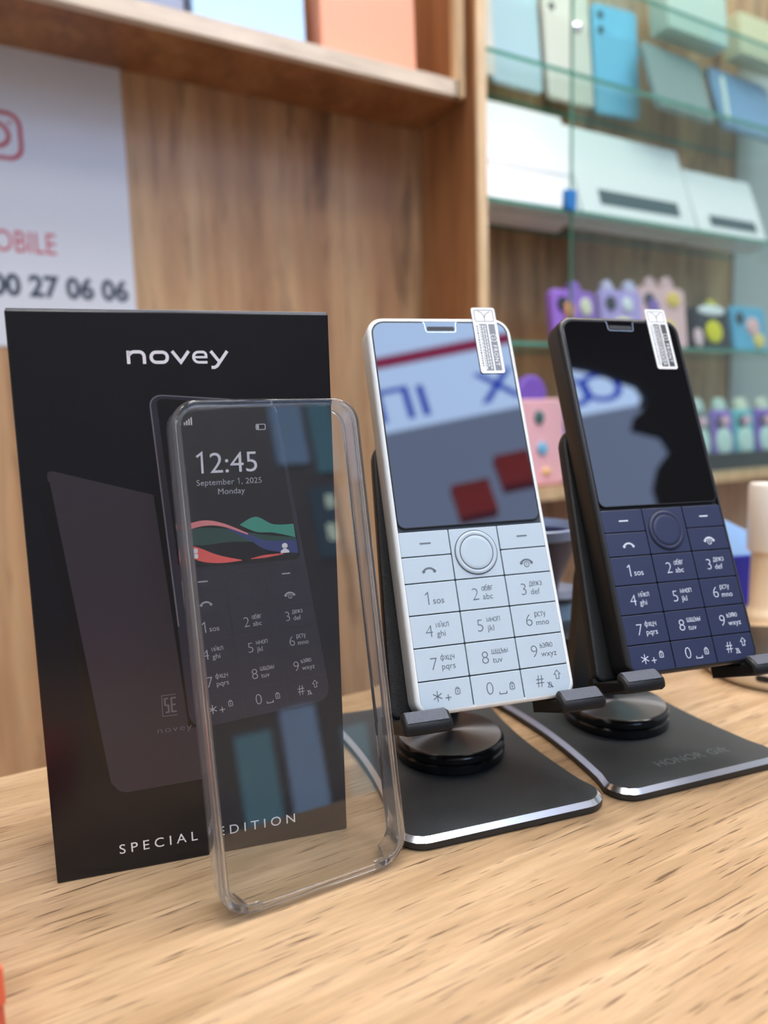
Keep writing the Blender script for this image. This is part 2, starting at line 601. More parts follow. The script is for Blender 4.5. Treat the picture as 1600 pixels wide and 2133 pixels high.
sg = thing('shop_sign', 'backlit pale blue sign with blue letters and a dark red stripe', 'sign', frame(0, -2.0, 0))
MB().box(0.10, 1.72, -0.10, 0.0, 1.98, 2.70).build('lightbox', M['sign_light'], sg)
MB().box(0.10, 1.72, 0.001, 0.004, 2.33, 2.40).build('stripe', M['sign_red'], sg)
for s_, x_ in (('П', 0.40), ('I', 0.53), ('X', 0.87), ('O', 1.42), ('O', 1.57)):
    v, f = text(s_, 0.26, 'CENTER', 0.012)
    MB().add([(-x + x_, 0.006, z + 2.0) for x, _, z in v], f).build('letter', M['sign_blue'], sg)

# shop front opposite
sf = thing('display_cabinet', 'grey display cabinet with lit panels in the shop opposite', 'cabinet', frame(0, -2.02, -0.9))
MB().box(0.05, 1.72, -0.09, 0.0, 0.0, 2.86).build('carcass', mat('grey cabinet', (120, 126, 140), 0.5), sf)
cu_pts = [(1.02, 2.74), (1.22, 2.40), (1.40, 2.24), (1.56, 2.15), (1.70, 2.02), (1.74, 1.94), (1.68, 1.87), (1.60, 1.83), (1.57, 1.78), (1.63, 1.74), (1.69, 1.70), (1.67, 1.62), (1.58, 1.55), (1.52, 1.46), (1.50, 1.36), (1.56, 1.30), (1.60, 1.1), (1.62, -0.88), (3.0, -0.88), (3.0, 2.74)]
cu_bm = MB()
nn = len(cu_pts)
cu_bm.add([(x, -1.94, z) for x, z in cu_pts] + [(x, -1.97, z) for x, z in cu_pts], [tuple(reversed(range(nn))), tuple(range(nn, 2 * nn))] + [(i, (i + 1) % nn, nn + (i + 1) % nn, nn + i) for i in range(nn)])
tag(cu_bm.build('dark_silhouette', mat('charcoal silhouette', (26, 28, 36), 0.8)), 'charcoal silhouette added for the dark shape mirrored in the black phone', 'silhouette')  # added cutout, shaped to mirror as a dark figure in the screen
MB().box(0.10, 1.70, 0.001, 0.010, 2.10, 2.855).build('grey_glow_panel', emission('added grey glow', (150, 168, 206), 4.0), sf)  # added glow so the grey front opposite mirrors brightly enough
lit = emission('lit display panel', (165, 200, 245), 2.0)
lit2 = emission('lit teal display panel', (130, 190, 215), 1.7)
dim = emission('dim display panel', (110, 140, 165), 1.4)
spot = emission('small display lamp', (220, 240, 225), 4.0)
for x0, x1, z0, z1, m_ in ((0.80, 0.92, 1.70, 1.93, lit), (0.95, 1.04, 1.66, 1.95, lit2), (1.08, 1.22, 1.62, 1.9, lit), (0.90, 1.15, 1.34, 1.60, dim), (0.955, 0.985, 1.52, 1.57, spot), (0.94, 0.975, 1.40, 1.46, spot), (0.5, 0.62, 0.35, 0.8, lit2), (0.66, 0.78, 0.2, 0.85, lit), (0.86, 0.95, 0.5, 0.75, lit2)):
    MB().box(x0, x1, 0.001, 0.016 if m_ is spot else 0.012, z0, z1).build('lit_panel', m_, sf)
struct('trim_1', 1.73, 3.0, -2.12, -1.98, -0.9, 2.74, mat('dark mirror backing', (22, 22, 26), 0.7))  # unseen dark block added to darken the black phone's reflection
for (x, z, w) in ((0.60, 1.42, 0.15), (0.80, 1.52, 0.14)):
    t = thing('red_carton', 'plain red carton on the front of the opposite cabinet', 'box', frame(x, -2.005, z), 'red cartons in the opposite cabinet')
    MB().box(-w / 2, w / 2, 0.002, 0.06, 0, 0.15).build('carton', mat('red card', (200, 40, 50), 0.5), t)
    MB().box(-w / 2 - .002, w / 2 + .002, 0.002, 0.062, 0.13, 0.152).build('lid', mat('red card lid', (188, 36, 46), 0.5), t)

# ================================================================== wall furniture
# open box cupboard high on the wall
cb = thing('wall_cupboard', 'open oak wall cupboard with pale front edging above the poster', 'cupboard', frame(0, 0, 0))
MB().box(-0.60, 0.5045, 0.6905, YW - 0.0005, 0.4785, 0.4940).build('bottom_board', M['panel_red'], cb)
MB().box(0.4925, 0.5045, 0.6905, YW - 0.0005, 0.4942, 1.15).build('side_board', M['panel_red'], cb)
MB().box(-0.60, 0.4920, 0.680, 0.6900, 0.4782, 0.4945).build('bottom_edging', M['shelf_edge'], cb)
MB().box(0.4890, 0.5005, 0.680, 0.6900, 0.4782, 1.15).build('side_edging', M['edge'], cb)
# tall divider between the wall bays
dv = thing('divider_panel', 'tall oak divider panel between poster bay and glass cabinet', 'panel', frame(0, 0, 0))
MB().box(0.5060, 0.5178, 0.6685, YW - 0.0005, -0.9, 1.3).build('panel', M['panel_red'], dv)
MB().box(0.5060, 0.5182, 0.6645, 0.6684, -0.9, 1.3).build('edging', M['edge'], dv)


def glass_shelf(name, label, z):
    o = MB().box(0.519, 1.60, 0.684, YW - 0.001, z - 0.005, z).build(name, [M['pane'], M['pane_edge']])
    o.data.polygons.foreach_set('material_index', [0, 0, 1, 1, 1, 1])
    return tag(o, label, 'shelf')


glass_shelf('glass_shelf', 'green edged glass shelf over the standing phones, highest in the cabinet', 0.652)
glass_shelf('glass_shelf', 'green edged glass shelf carrying the standing phones and tablets', 0.5400)
glass_shelf('glass_shelf', 'green edged glass shelf carrying the white cartons', 0.3805)
glass_shelf('glass_shelf', 'green edged glass shelf carrying the bright cases with yellow patches', 0.2185)
bs = thing('wood_shelf', 'oak shelf board under the glass shelves with pale front edge', 'shelf', frame(0, 0, 0))
MB().box(0.5185, 1.70, 0.688, YW - 0.0005, 0.0215, 0.0382).build('board', M['panel_red'], bs)
MB().box(0.5185, 1.70, 0.684, 0.6878, 0.0213, 0.0384).build('edging', M['edge'], bs)

gd = thing('glass_door', 'sliding glass door with green edge in front of the cabinet shelves', 'door', frame(0, 0, 0))
o = MB().box(0.6420, 1.60, 0.6600, 0.6650, 0.0390, 1.1).build('pane', [M['pane'], M['pane_edge']], gd)
o.data.polygons.foreach_set('material_index', [1, 1, 0, 0, 1, 1])
v, f = lathe([(0.001, 0), (0.0050, 0.0005), (0.0062, 0.003), (0.0040, 0.006), (0.0015, 0.0068)], 20)
obj('knob', v, f, mat('bright knob', (240, 244, 246), 0.15, metal=0.7), gd, frame=Matrix.Translation((0.6455, 0.6598, 0.572)) @ Matrix.Rotation(math.pi / 2, 4, 'X'))
slab('clip', -0.0085, 0.0085, -0.012, 0.012, (0.005, 0.003, 0.002, 0.002), -0.004, 0.004, mat('blue clip', (44, 120, 190), 0.35), gd, bevel=0.0015, frame=Matrix.Translation((0.6395, 0.6625, 0.382)))

# poster on the wall
ps = thing('poster', 'white wall poster with red camera emblem, pale red word and grey phone number', 'poster', frame(0.154, YW - 0.0012, 0.208))
slab('sheet', -0.24, 0, 0, 0.2765, 0.0005, 0, 0.001, M['paper'], ps)
em = MB()
em.ribbon(rrect(-0.134, -0.094, 0.172, 0.212, 0.011), 0.0036, -0.0002, True)
em.ribbon(circle(-0.114, 0.192, 0.0100), 0.0036, -0.0002, True)
em.poly(list(circle(-0.1025, 0.2035, 0.0016, 12)), -0.0002)
em.build('emblem', M['poster_red'], ps)
MB().add(*shift(text('MOBILE', 0.028, 'RIGHT', 0.006), -0.0707, -0.0002, 0.0880, 0.74)).build('word', M['poster_pink'], ps)
MB().add(*shift(text('00 27 06 06', 0.0275, 'RIGHT', 0.036), -0.0070, -0.0002, 0.0480, 0.93)).build('phone_number', M['poster_ink'], ps)


# ------------------------------------------------------------------ goods in the wall units
def flat_box(name, label, cat, w, h, d, fr, m, bevel=0.001, r=0.0015, group=None, mside=None, part='carton', panel=None):
    t = thing(name, label, cat, fr, group)
    slab(part, 0, w, 0, h, r, 0, d, m, t, bevel=bevel)
    if panel:
        slab('lid', 0.0004, w - 0.0004, h - d * 0.0 - h * 0.12, h + 0.0004, r, -0.0004, d + 0.0004, panel, t)
    return t


flat_box('phone_carton', 'flat pale blue carton standing in the wall cupboard', 'box', 0.113, 0.20, 0.03, frame(0.2075, 0.700, 0.4945, 0, 0.05), mat('pale blue card', (186, 222, 255), 0.4))
flat_box('phone_carton', 'orange carton standing in the wall cupboard beside the blue one', 'box', 0.112, 0.20, 0.03, frame(0.3365, 0.697, 0.4945, 0, 0.03), mat('orange card', (246, 172, 140), 0.4))
flat_box('phone_carton', 'small grey carton at the end of the cupboard row', 'box', 0.046, 0.12, 0.03, frame(0.155, 0.705, 0.4945, 0.0, 0.03), mat('grey card', (150, 160, 184), 0.4))
flat_box('yellow_carton', 'small yellow carton by the grey one in the cupboard', 'box', 0.030, 0.10, 0.03, frame(0.118, 0.705, 0.4945, 0.0, 0.03), mat('yellow card', (220, 210, 150), 0.4))


def shelf_phone(label, w, h, fr, rgb, cams, name='display_phone', rough=0.2, group=None):
    t = thing(name, label, 'phone' if name == 'display_phone' else 'tablet', fr, group)
    m = mat(label[:24], rgb, rough)
    slab('body', 0, w, 0, h, 0.007, 0, 0.008, m, t, bevel=0.002)
    for cx, cz in cams:
        v, f = lathe([(0.005, 0), (0.005, 0.0012), (0.0042, 0.0016)], 18)
        obj('camera_lens', v, f, M['slot'], t, frame=Matrix.Translation((cx, 0.0, cz)) @ Matrix.Rotation(math.pi / 2, 4, 'X'))
    return t


Z1 = 0.5400
shelf_phone('slim cream phone at the divider end of the shelf', 0.030, 0.155, frame(0.5585, 0.7350, Z1, 0.0, 0.08), (244, 236, 224), [])
shelf_phone('grey blue phone back beside the slim cream one', 0.0845, 0.175, frame(0.590, 0.7440, Z1, 0.02, 0.10), (196, 222, 232), [(0.014, 0.160), (0.014, 0.140)])
shelf_phone('cream phone back with two dark lenses in the glass cabinet', 0.082, 0.165, frame(0.6855, 0.7480, Z1, 0.0, 0.10), (238, 232, 220), [(0.014, 0.135), (0.014, 0.118)])
shelf_phone('bright sky blue phone back in the glass cabinet', 0.079, 0.147, frame(0.7790, 0.7560, Z1, -0.10, 0.08), (126, 204, 242), [(0.013, 0.132), (0.013, 0.112)])
shelf_phone('grey green tablet leaning on the upper glass shelf', 0.128, 0.098, frame(0.838, 0.7010, Z1, 0.05, 0.30), (138, 158, 158), [], 'display_tablet')
shelf_phone('blue tablet leaning beside the pale upright edge', 0.150, 0.098, frame(0.985, 0.7080, Z1, 0.03, 0.30), (120, 160, 200), [], 'display_tablet')
flat_box('price_strip', 'pale upright card strip between the two leaning tablets', 'card', 0.008, 0.066, 0.002, frame(0.9725, 0.6935, Z1, 0, 0.20), mat('pale strip', (216, 234, 226), 0.4), bevel=0.0004, part='card')
flat_box('pale_carton', 'pale mint carton on the highest glass shelf', 'box', 0.13, 0.07, 0.03, frame(0.87, 0.715, 0.652, 0, 0.1), mat('mint card', (206, 226, 214), 0.4))
flat_box('pale_carton', 'pale yellow carton on the highest glass shelf', 'box', 0.12, 0.06, 0.03, frame(1.03, 0.715, 0.652, 0, 0.1), mat('pale yellow card', (226, 220, 180), 0.4))

Z2 = 0.3805
wh = mat('white card', (238, 238, 240), 0.35)
wp = mat('dark slate print', (72, 92, 100), 0.35)


def white_carton(label, w, h, d, fr, win=None, seam=False):
    t = thing('white_carton', label, 'box', fr, 'white cartons on the glass shelf')
    slab('carton', 0, w, 0, h, 0.002, 0, d, wh, t, bevel=0.001)
    if win:
        x0, x1, z0, z1 = win
        MB().poly([(x0, z0), (x1, z0), (x1, z1), (x0, z1)], -0.0003).build('printed_strip', wp, t)
    if seam:
        slab('lid', -0.0006, w + 0.0006, h * 0.38, h + 0.0006, 0.002, -0.0012, d * 0.8, wh, t, bevel=0.0006)
    return t


white_carton('plain white carton next to the divider, with a lid seam', 0.168, 0.135, 0.045, frame(0.524, 0.696, Z2, 0.0, 0.30), None, True)
white_carton('big white carton with a slate strip, behind the glass door edge', 0.222, 0.130, 0.030, frame(0.697, 0.696, Z2, 0.0, 0.32), (0.036, 0.192, 0.020, 0.042))
white_carton('white carton with a slate strip at the far end of the shelf', 0.158, 0.105, 0.030, frame(0.926, 0.697, Z2, 0.0, 0.34), (0.030, 0.140, 0.016, 0.034))

# bright cases: body with a lens opening ring, patches of colour and two soft bumps on top
RING = mat('dark lens ring', (60, 62, 74), 0.4)


def pastel_case(label, w, h, fr, rgb, patches, bumps=(), bump_rgb=None, group='bright phone cases', rings=1, ring_rgb=None):
    t = thing('phone_case', label, 'phone case', fr, group)
    m = mat('case ' + label[:20], rgb, 0.4)
    slab('shell', -w / 2, w / 2, 0, h, 0.010, 0, 0.012, m, t, bevel=0.003)
    for k in range(rings):
        rm = RING if ring_rgb is None else mat('ring', ring_rgb, 0.4)
        v, f = lathe([(0.0095, 0), (0.0095, 0.002), (0.006, 0.0026), (0.002, 0.001)], 20)
        obj('lens_ring', v, f, rm, t, frame=Matrix.Translation((-w / 2 + 0.018, -0.0002, h - 0.020 - 0.024 * k)) @ Matrix.Rotation(math.pi / 2, 4, 'X'))
    for (x, z, rx, rz, c) in patches:
        v, f = loft([[(x + rx * math.cos(2 * math.pi * q / 20) * s, yy, z + rz * math.sin(2 * math.pi * q / 20) * s) for q in range(20)] for yy, s in ((-0.003, 0.7), (-0.0016, 1), (0.001, 1))])
        obj('patch', v, f, mat('patch', c, 0.45), t)
    bm_ = m if bump_rgb is None else mat('bump', bump_rgb, 0.4)
    for (x, rr) in bumps:
        v, f = loft([[(x + rr * math.cos(2 * math.pi * q / 20) * s, yy, h + rr * 0.25 + rr * math.sin(2 * math.pi * q / 20) * s) for q in range(20)] for yy, s in ((0.001, 0.8), (0.003, 1), (0.009, 1), (0.011, 0.8))])
        obj('bump', v, f, bm_, t)
    return t


Z3 = 0.2185
YEL, PNK, LIL, WHT, BLK = (244, 214, 70), (244, 190, 196), (190, 168, 232), (236, 240, 244), (44, 48, 58)
pastel_case('violet case with orange and cream patches next to the glass door edge', 0.082, 0.072, frame(0.692, 0.700, Z3, 0.05, 0.12), (160, 112, 214), [(-0.012, 0.045, 0.010, 0.012, (236, 160, 110)), (0.020, 0.050, 0.011, 0.012, (232, 224, 200)), (0.0, 0.016, 0.024, 0.014, (226, 214, 160))], [(0.006, 0.010)])
pastel_case('lilac case with a pale yellow patch behind the black phone', 0.082, 0.078, frame(0.782, 0.702, Z3, 0.02, 0.12), LIL, [(0.0, 0.022, 0.026, 0.018, (240, 236, 170)), (0.010, 0.058, 0.010, 0.010, WHT)], [(-0.022, 0.010), (0.022, 0.012)], (214, 206, 240))
pastel_case('pink case with yellow patches above the pull tab of the black phone', 0.094, 0.088, frame(0.868, 0.704, Z3, -0.02, 0.12), (240, 196, 200), [(0.020, 0.070, 0.014, 0.011, (242, 206, 110)), (-0.022, 0.058, 0.012, 0.012, (140, 110, 190)), (0.006, 0.026, 0.014, 0.014, YEL)], [(-0.020, 0.011), (0.014, 0.013)])
pastel_case('black case with a lemon yellow patch and white cap', 0.092, 0.066, frame(0.975, 0.706, Z3, 0.02, 0.14), BLK, [(0.004, 0.028, 0.019, 0.017, (226, 216, 40)), (-0.034, 0.018, 0.010, 0.014, (232, 200, 206)), (0.002, 0.060, 0.032, 0.008, WHT)], [(0.010, 0.010)], (206, 200, 60))
pastel_case('sky blue case with pink and yellow patches by the cabinet end', 0.088, 0.072, frame(1.072, 0.708, Z3, 0.02, 0.14), (98, 178, 216), [(0.006, 0.040, 0.016, 0.014, (240, 190, 190)), (0.020, 0.018, 0.014, 0.012, (236, 214, 120))], [])
ZB = 0.0384
pastel_case('tall pink case with a purple top between the two stands', 0.078, 0.112, frame(0.632, 0.700, ZB, 0.0, 0.04), (246, 188, 196), [(-0.004, 0.088, 0.008, 0.009, (70, 110, 110)), (0.0, 0.048, 0.0085, 0.0085, (116, 186, 222)), (0.006, 0.018, 0.007, 0.005, (242, 196, 130))], [(-0.012, 0.024)], (134, 92, 196), rings=0)
pastel_case('purple case half hidden behind the black phone stand', 0.052, 0.106, frame(0.694, 0.716, ZB, 0.0, 0.04), (158, 126, 226), [(0.0, 0.078, 0.009, 0.009, (110, 140, 170))], [], rings=0)
tr = thing('display_tray', 'black tray under the lower row of mint and purple cases', 'tray', frame(0, 0, ZB))
MB().box(0.86, 1.45, 0.693, 0.770, 0, 0.018).build('base', mat('black tray', (38, 38, 40), 0.4), tr)
MB().box(0.86, 1.45, 0.690, 0.6928, 0, 0.026).build('front_lip', mat('black tray lip', (34, 34, 36), 0.4), tr)
ZT = ZB + 0.0182
for i, (x, rgb, top, lab) in enumerate(((0.905, (176, 206, 196), (226, 236, 224), 'mint grey case with a white top beside the black phone'),
                                        (0.958, (112, 136, 134), (206, 226, 220), 'slate green case with a pale top on the black tray'),
                                        (1.012, (150, 116, 206), (206, 232, 222), 'purple case with a pale mint top on the black tray'),
                                        (1.066, (112, 196, 206), (232, 240, 216), 'teal case with a cream top on the black tray'),
                                        (1.122, (136, 96, 200), (226, 232, 216), 'deep violet case with a cream top at the tray end'))):
    pastel_case(lab, 0.050, 0.074, frame(x, 0.708, ZT, 0.0, 0.10), rgb, [(0.0, 0.024, 0.019, 0.022, (206, 232, 226)), (0.004, 0.056, 0.012, 0.008, (232, 186, 206))], [(0.0, 0.015)], top, group='small cases on the black tray', rings=1)

# ================================================================== things on the counter, behind the phones
# tapered cup
v, f = lathe([(0.0065, 0), (0.007, 0.001), (0.0085, 0.018), (0.0150, 0.048), (0.0240, 0.0715), (0.0228, 0.0715), (0.014, 0.048), (0.0005, 0.046)], 36)
cp = thing('tapered_cup', 'navy tapered cup with pale rim behind the white phone', 'cup', frame(0.2290, 0.264, 0.0))
obj('cup_wall', v, f, mat('navy plastic', (20, 34, 74), 0.4), cp)
v, f = lathe([(0.0241, 0.0705), (0.0250, 0.0712), (0.0256, 0.0755), (0.0248, 0.076), (0.0240, 0.0718)], 36, False)
obj('rim', v, f, mat('pale grey rim', (140, 158, 190), 0.4), cp)
# pale blue carton with grey pouch
pc = thing('pale_blue_carton', 'pale blue carton lying behind the white phone stand', 'box', frame(0.2780, 0.2780, 0, -0.35))
slab('carton', -0.020, 0.016, 0, 0.029, 0.001, -0.010, 0.010, mat('ice blue card', (158, 190, 210), 0.4), pc, bevel=0.0006)
slab('lid', -0.0205, 0.0165, 0.020, 0.0294, 0.001, -0.0104, 0.0104, mat('ice blue lid', (168, 196, 212), 0.4), pc, bevel=0.0006)
v, f = lathe([(0.004, 0), (0.011, 0.001), (0.0135, 0.004), (0.011, 0.0075), (0.004, 0.0092)], 28)
tag(obj('grey_puck', v, f, mat('slate grey plastic', (92, 98, 116), 0.45), frame=Matrix.Translation((0.2625, 0.281, 0.0296))), 'slate grey rounded puck lying on the pale blue carton', 'puck')
# black round base of another holder
v, f = lathe([(0.021, 0), (0.0225, 0.001), (0.0225, 0.006), (0.021, 0.0075), (0.021, 0.009), (0.022, 0.010), (0.022, 0.018), (0.020, 0.0205), (0.006, 0.0215)], 40)
rb = thing('round_holder', 'black round holder base in the gap between the two stands', 'holder', frame(0.2555, 0.2500, 0))
obj('base', v, f, M['gloss_black'], rb)
v, f = lathe([(0.019, 0.0206), (0.0188, 0.0216), (0.012, 0.0222), (0.001, 0.0224)], 36)
obj('pad', v, f, M['stand_side'], rb)
# blue carton with pale flap
bc = thing('blue_carton', 'royal blue carton with a pale blue open flap at the counter back', 'box', frame(0.4285, 0.2835, 0, -0.30))
slab('carton', -0.034, 0.026, 0, 0.035, 0.001, -0.006, 0.006, mat('royal blue card', (26, 40, 176), 0.35), bc, bevel=0.0006)
fl = MB()
fl.add([(-0.040, -0.004, 0.0355), (0.026, -0.006, 0.0355), (0.018, 0.004, 0.043), (-0.012, 0.006, 0.058), (-0.036, 0.004, 0.052)], [(0, 1, 2, 3, 4)])
fl.add([(-0.040, -0.0034, 0.0352), (0.026, -0.0054, 0.0352), (0.018, 0.0046, 0.0427), (-0.012, 0.0066, 0.0577), (-0.036, 0.0046, 0.0517)], [(4, 3, 2, 1, 0), (0, 1, 6, 5)][:1])
fl.build('flap', mat('pale blue film', (138, 176, 222), 0.25), bc)
# cream post
po = thing('display_post', 'cream post with a translucent lower sleeve on the counter', 'post', frame(0.4150, 0.2620, 0))
v, f = lathe([(0.0105, 0), (0.0105, 0.002), (0.0085, 0.005), (0.0072, 0.008), (0.0070, 0.042)], 30)
obj('sleeve', v, f, mat('cream sleeve', (222, 200, 166), 0.35), po)
v, f = lathe([(0.0092, 0.0422), (0.0096, 0.043), (0.0096, 0.0815), (0.0088, 0.0835), (0.004, 0.0840)], 30)
obj('cap', v, f, mat('ivory cap', (232, 226, 216), 0.4), po)
# round pad at the frame edge
pk = thing('round_pad', 'champagne metal round pad with a black top beside the black phone', 'pad', frame(0.3335, 0.2010, 0))
v, f = lathe([(0.0315, 0), (0.0335, 0.0012), (0.0348, 0.004), (0.0348, 0.0105), (0.0338, 0.0120)], 56)
obj('body', v, f, mat('champagne metal', (238, 228, 208), 0.28, metal=0.2), pk)
v, f = lathe([(0.0337, 0.0121), (0.0325, 0.0132), (0.0310, 0.0136)], 56)
obj('rim', v, f, M['bezel_silver'], pk)
v, f = lathe([(0.0309, 0.0124), (0.0308, 0.0137), (0.002, 0.0138)], 56)
obj('top', v, f, M['gloss_black'], pk)
slab('port', -0.003, 0.003, 0.0050, 0.0080, 0.0014, -0.0352, -0.034, M['slot'], pk, frame=Matrix.Rotation(math.radians(-68), 4, 'Z'))

# orange carton at the near edge
oc = thing('orange_carton', 'orange red carton whose corner shows at the near counter edge', 'box', frame(-0.0052, 0.1545, 0, 0.25))
slab('carton', -0.085, 0, 0, 0.020, 0.0006, 0, 0.06, mat('orange red card', (196, 88, 66), 0.35), oc, bevel=0.0004)
slab('lid', -0.0854, 0.0004, 0.012, 0.0204, 0.0006, -0.0004, 0.0604, mat('orange red lid', (220, 100, 70), 0.35), oc, bevel=0.0004)


# ================================================================== phone stands
def plate_outline():
    """base plate, front edge at d = -3.5 mm; the long sides are waisted"""
    pts = []
    x0, x1, d0, d1 = 0.9, 73.6, -4.0, 96.5
    w = lambda d: 4.2 * math.sin(math.pi * min(1, max(0, (d + 2) / 96)))
    r = 9.0
    for k in range(9):
        a = math.radians(180 + 90 * k / 8)
        pts.append((x0 + r + r * math.cos(a), d0 + r + r * math.sin(a)))
    for k in range(9):
        a = math.radians(270 + 90 * k / 8)
        pts.append((x1 - r + r * math.cos(a), d0 + r + r * math.sin(a)))
    for k in range(1, 14):
        d = d0 + r + (d1 - r - d0 - r) * k / 14
        pts.append((x1 - w(d), d))
    for k in range(9):
        a = math.radians(90 * k / 8)
        pts.append((x1 - r + r * math.cos(a), d1 - r + r * math.sin(a)))
    for k in range(9):
        a = math.radians(90 + 90 * k / 8)
        pts.append((x0 + r + r * math.cos(a), d1 - r + r * math.sin(a)))
    for k in range(1, 14):
        d = d1 - r - (d1 - r - d0 - r) * k / 14
        pts.append((x0 + w(d), d))
    return [(x * mm, y * mm) for x, y in pts]


def make_stand(label, fr, ph, engraved):
    t = thing('phone_stand', label, 'phone stand', fr)
    rel = fr.inverted() @ ph                        # the holder follows the phone it carries
    out = plate_outline()
    n = len(out)
    lo = [[(x, y, z) for x, y in inset(out, d)] for z, d in ((0.0, .0008), (.0008, 0.0), (.0026, 0.0))]
    v = [p for lp in lo for p in lp]
    f = [(k * n + i, k * n + (i + 1) % n, (k + 1) * n + (i + 1) % n, (k + 1) * n + i) for k in range(2) for i in range(n)]
    f += [tuple(reversed(range(n))), tuple(range(2 * n, 3 * n))]
    bp = obj('base_plate', v, f, M['stand_side'], t)
    lo = [[(x, y, z) for x, y in inset(out, d)] for z, d in ((.00262, 0.00005), (.0040, 0.0016))]
    v = [p for lp in lo for p in lp]
    obj('chamfer', v, [(i, (i + 1) % n, n + (i + 1) % n, n + i) for i in range(n)], M['chamfer'], bp)
    lo = [[(x, y, z) for x, y in inset(out, d)] for z, d in ((.0027, 0.00162), (.0040, 0.00162), (.00405, 0.0019))]
    v = [p for lp in lo for p in lp]
    f = [(k * n + i, k * n + (i + 1) % n, (k + 1) * n + (i + 1) % n, (k + 1) * n + i) for k in range(2) for i in range(n)]
    f += [tuple(range(2 * n, 3 * n))]
    obj('top_cover', v, f, M['stand_black'], bp)
    if engraved:
        v, f = text('HONOR', 0.0056, 'LEFT', 0.01, 1.0)
        w_ = max(p[0] for p in v)
        e = MB().add([(x, z, 0) for x, _, z in v], f)
        v, f = text('Gift', 0.0056, 'LEFT', -0.006, 1.0)
        e.add([(x + w_ + 0.0022, z, 0) for x, _, z in v], f)
        e.build('engraving', M['engrave'], bp, frame=Matrix.Translation((0.0252, 0.0066, 0.00412)))
    # swivel puck
    c = Matrix.Translation((0.0375, 0.0465, 0))
    v, f = lathe([(0.0196, .0041), (0.0204, .0048), (0.0204, .0072), (0.0198, .0078)], 64)
    obj('swivel_base', v, f, M['gloss_black'], t, frame=c)
    v, f = lathe([(0.0190, .0079), (0.0202, .0084), (0.0203, .0102), (0.0196, .0112), (0.0192, .0114)], 64)
    sp = obj('swivel_disc', v, f, M['gloss_black'], t, frame=c)
    v, f = lathe([(0.0191, .01142), (0.0191, .0116), (0.0186, .0117), (0.0005, .0121)], 96)
    obj('spun_face', v, f, M['spun'], sp)
    # arm from the back of the puck up to the hinge behind the holder
    arm = MB()
    sec = [((0.0375, 0.0632, 0.0115), 0.0105), ((0.0375, 0.0640, 0.022), 0.0100), ((0.0375, 0.0610, 0.060), 0.0095), ((0.0378, 0.0530, 0.092), 0.0090)]
    vs, fs = [], []
    for (px, py, pz), hw in sec:
        vs += [(px - hw, py - 0.0022, pz), (px + hw, py - 0.0022, pz), (px + hw, py + 0.0022, pz), (px - hw, py + 0.0022, pz)]
    for k in range(3):
        for i in range(4):
            j = (i + 1) % 4
            fs.append((k * 4 + i, k * 4 + j, k * 4 + 4 + j, k * 4 + 4 + i))
    fs += [(3, 2, 1, 0), (12, 13, 14, 15)]
    arm.add(vs, fs)
    arm.build('arm', M['stand_side'], t)
    v, f = lathe([(0.0045, -0.013), (0.005, -0.0125), (0.005, 0.0125), (0.0045, 0.013)], 24)
    obj('hinge', v, f, M['stand_side'], t, frame=rel @ Matrix.Translation((0, 0.0205, 0.002)) @ Matrix.Rotation(math.pi / 2, 4, 'Y'))
    # holder back plate: wider towards the foot, rounded at the top
    prof = []
    for k in range(9):
        a = math.radians(180 + 90 * k / 8)
        prof.append((-31.5 + 3 + 3 * math.cos(a), -57 + 3 + 3 * math.sin(a)))
    for k in range(9):
        a = math.radians(270 + 90 * k / 8)
        prof.append((31.5 - 3 + 3 * math.cos(a), -57 + 3 + 3 * math.sin(a)))
    for k in range(9):
        a = math.radians(90 * k / 8)
        prof.append((27 - 9 + 9 * math.cos(a), 36 - 9 + 9 * math.sin(a)))
    for k in range(9):
        a = math.radians(90 + 90 * k / 8)
        prof.append((-27 + 9 + 9 * math.cos(a), 36 - 9 + 9 * math.sin(a)))
    prof = [(x * mm, z * mm) for x, z in prof]
    lo = [[(x, y, z) for x, z in inset(prof, d)] for y, d in ((.0110, .0010), (.0113, .0003), (.0120, 0), (.0148, 0), (.0155, .0003), (.0158, .0010))]
    v, f = loft(lo)
    obj('back_plate', v, f, M['holder_black'], t, frame=rel)
    # two bent lips under the phone
    for s, x0, x1 in ((-1, -32.4, -17.2), (1, 18.0, 33.4)):
        prof = [(15.2, -55.5), (15.4, -61.0), (-4.4, -61.2), (-5.5, -60.7), (-5.9, -59.6), (-5.8, -57.6), (-3.0, -54.9), (-1.8, -54.6), (-1.1, -55.2), (-0.9, -56.9), (12.4, -56.9), (12.6, -55.5)]
        m_ = len(prof)
        loops = []
        for xx, k in ((x0, 0.55), (x0 + 0.4, 0.85), (x0 + 1.2, 1.0), (x1 - 1.2, 1.0), (x1 - 0.4, 0.85), (x1, 0.55)):
            lp = []
            for y, z in prof:
                if y < 0:                            # the upturned end is softened at its two corners
                    y, z = -3.4 + (y + 3.4) * k, -58.6 + (z + 58.6) * k
                lp.append((xx * mm, y * mm, z * mm))
            loops.append(lp)
        v = [p for lp in loops for p in lp]
        f = [(k * m_ + i, (k + 1) * m_ + i, (k + 1) * m_ + (i + 1) % m_, k * m_ + (i + 1) % m_) for k in range(len(loops) - 1) for i in range(m_)]
        f += [tuple(range(m_)), tuple(reversed(range((len(loops) - 1) * m_, len(loops) * m_)))]
        lip = obj('lip', v, f, M['lip'], t, frame=rel, sharp=40)
        pv = []
        for y, z in ((-5.75, -57.75), (-3.05, -55.05), (-1.9, -54.7)):
            for xx in (x0 + 1.3, x1 - 1.3):
                pv.append((xx * mm, (y - 0.22) * mm, (z + 0.22) * mm))
        obj('lit_pad', pv, [(0, 1, 3, 2), (2, 3, 5, 4)], M['lip_pad_lit'], lip)
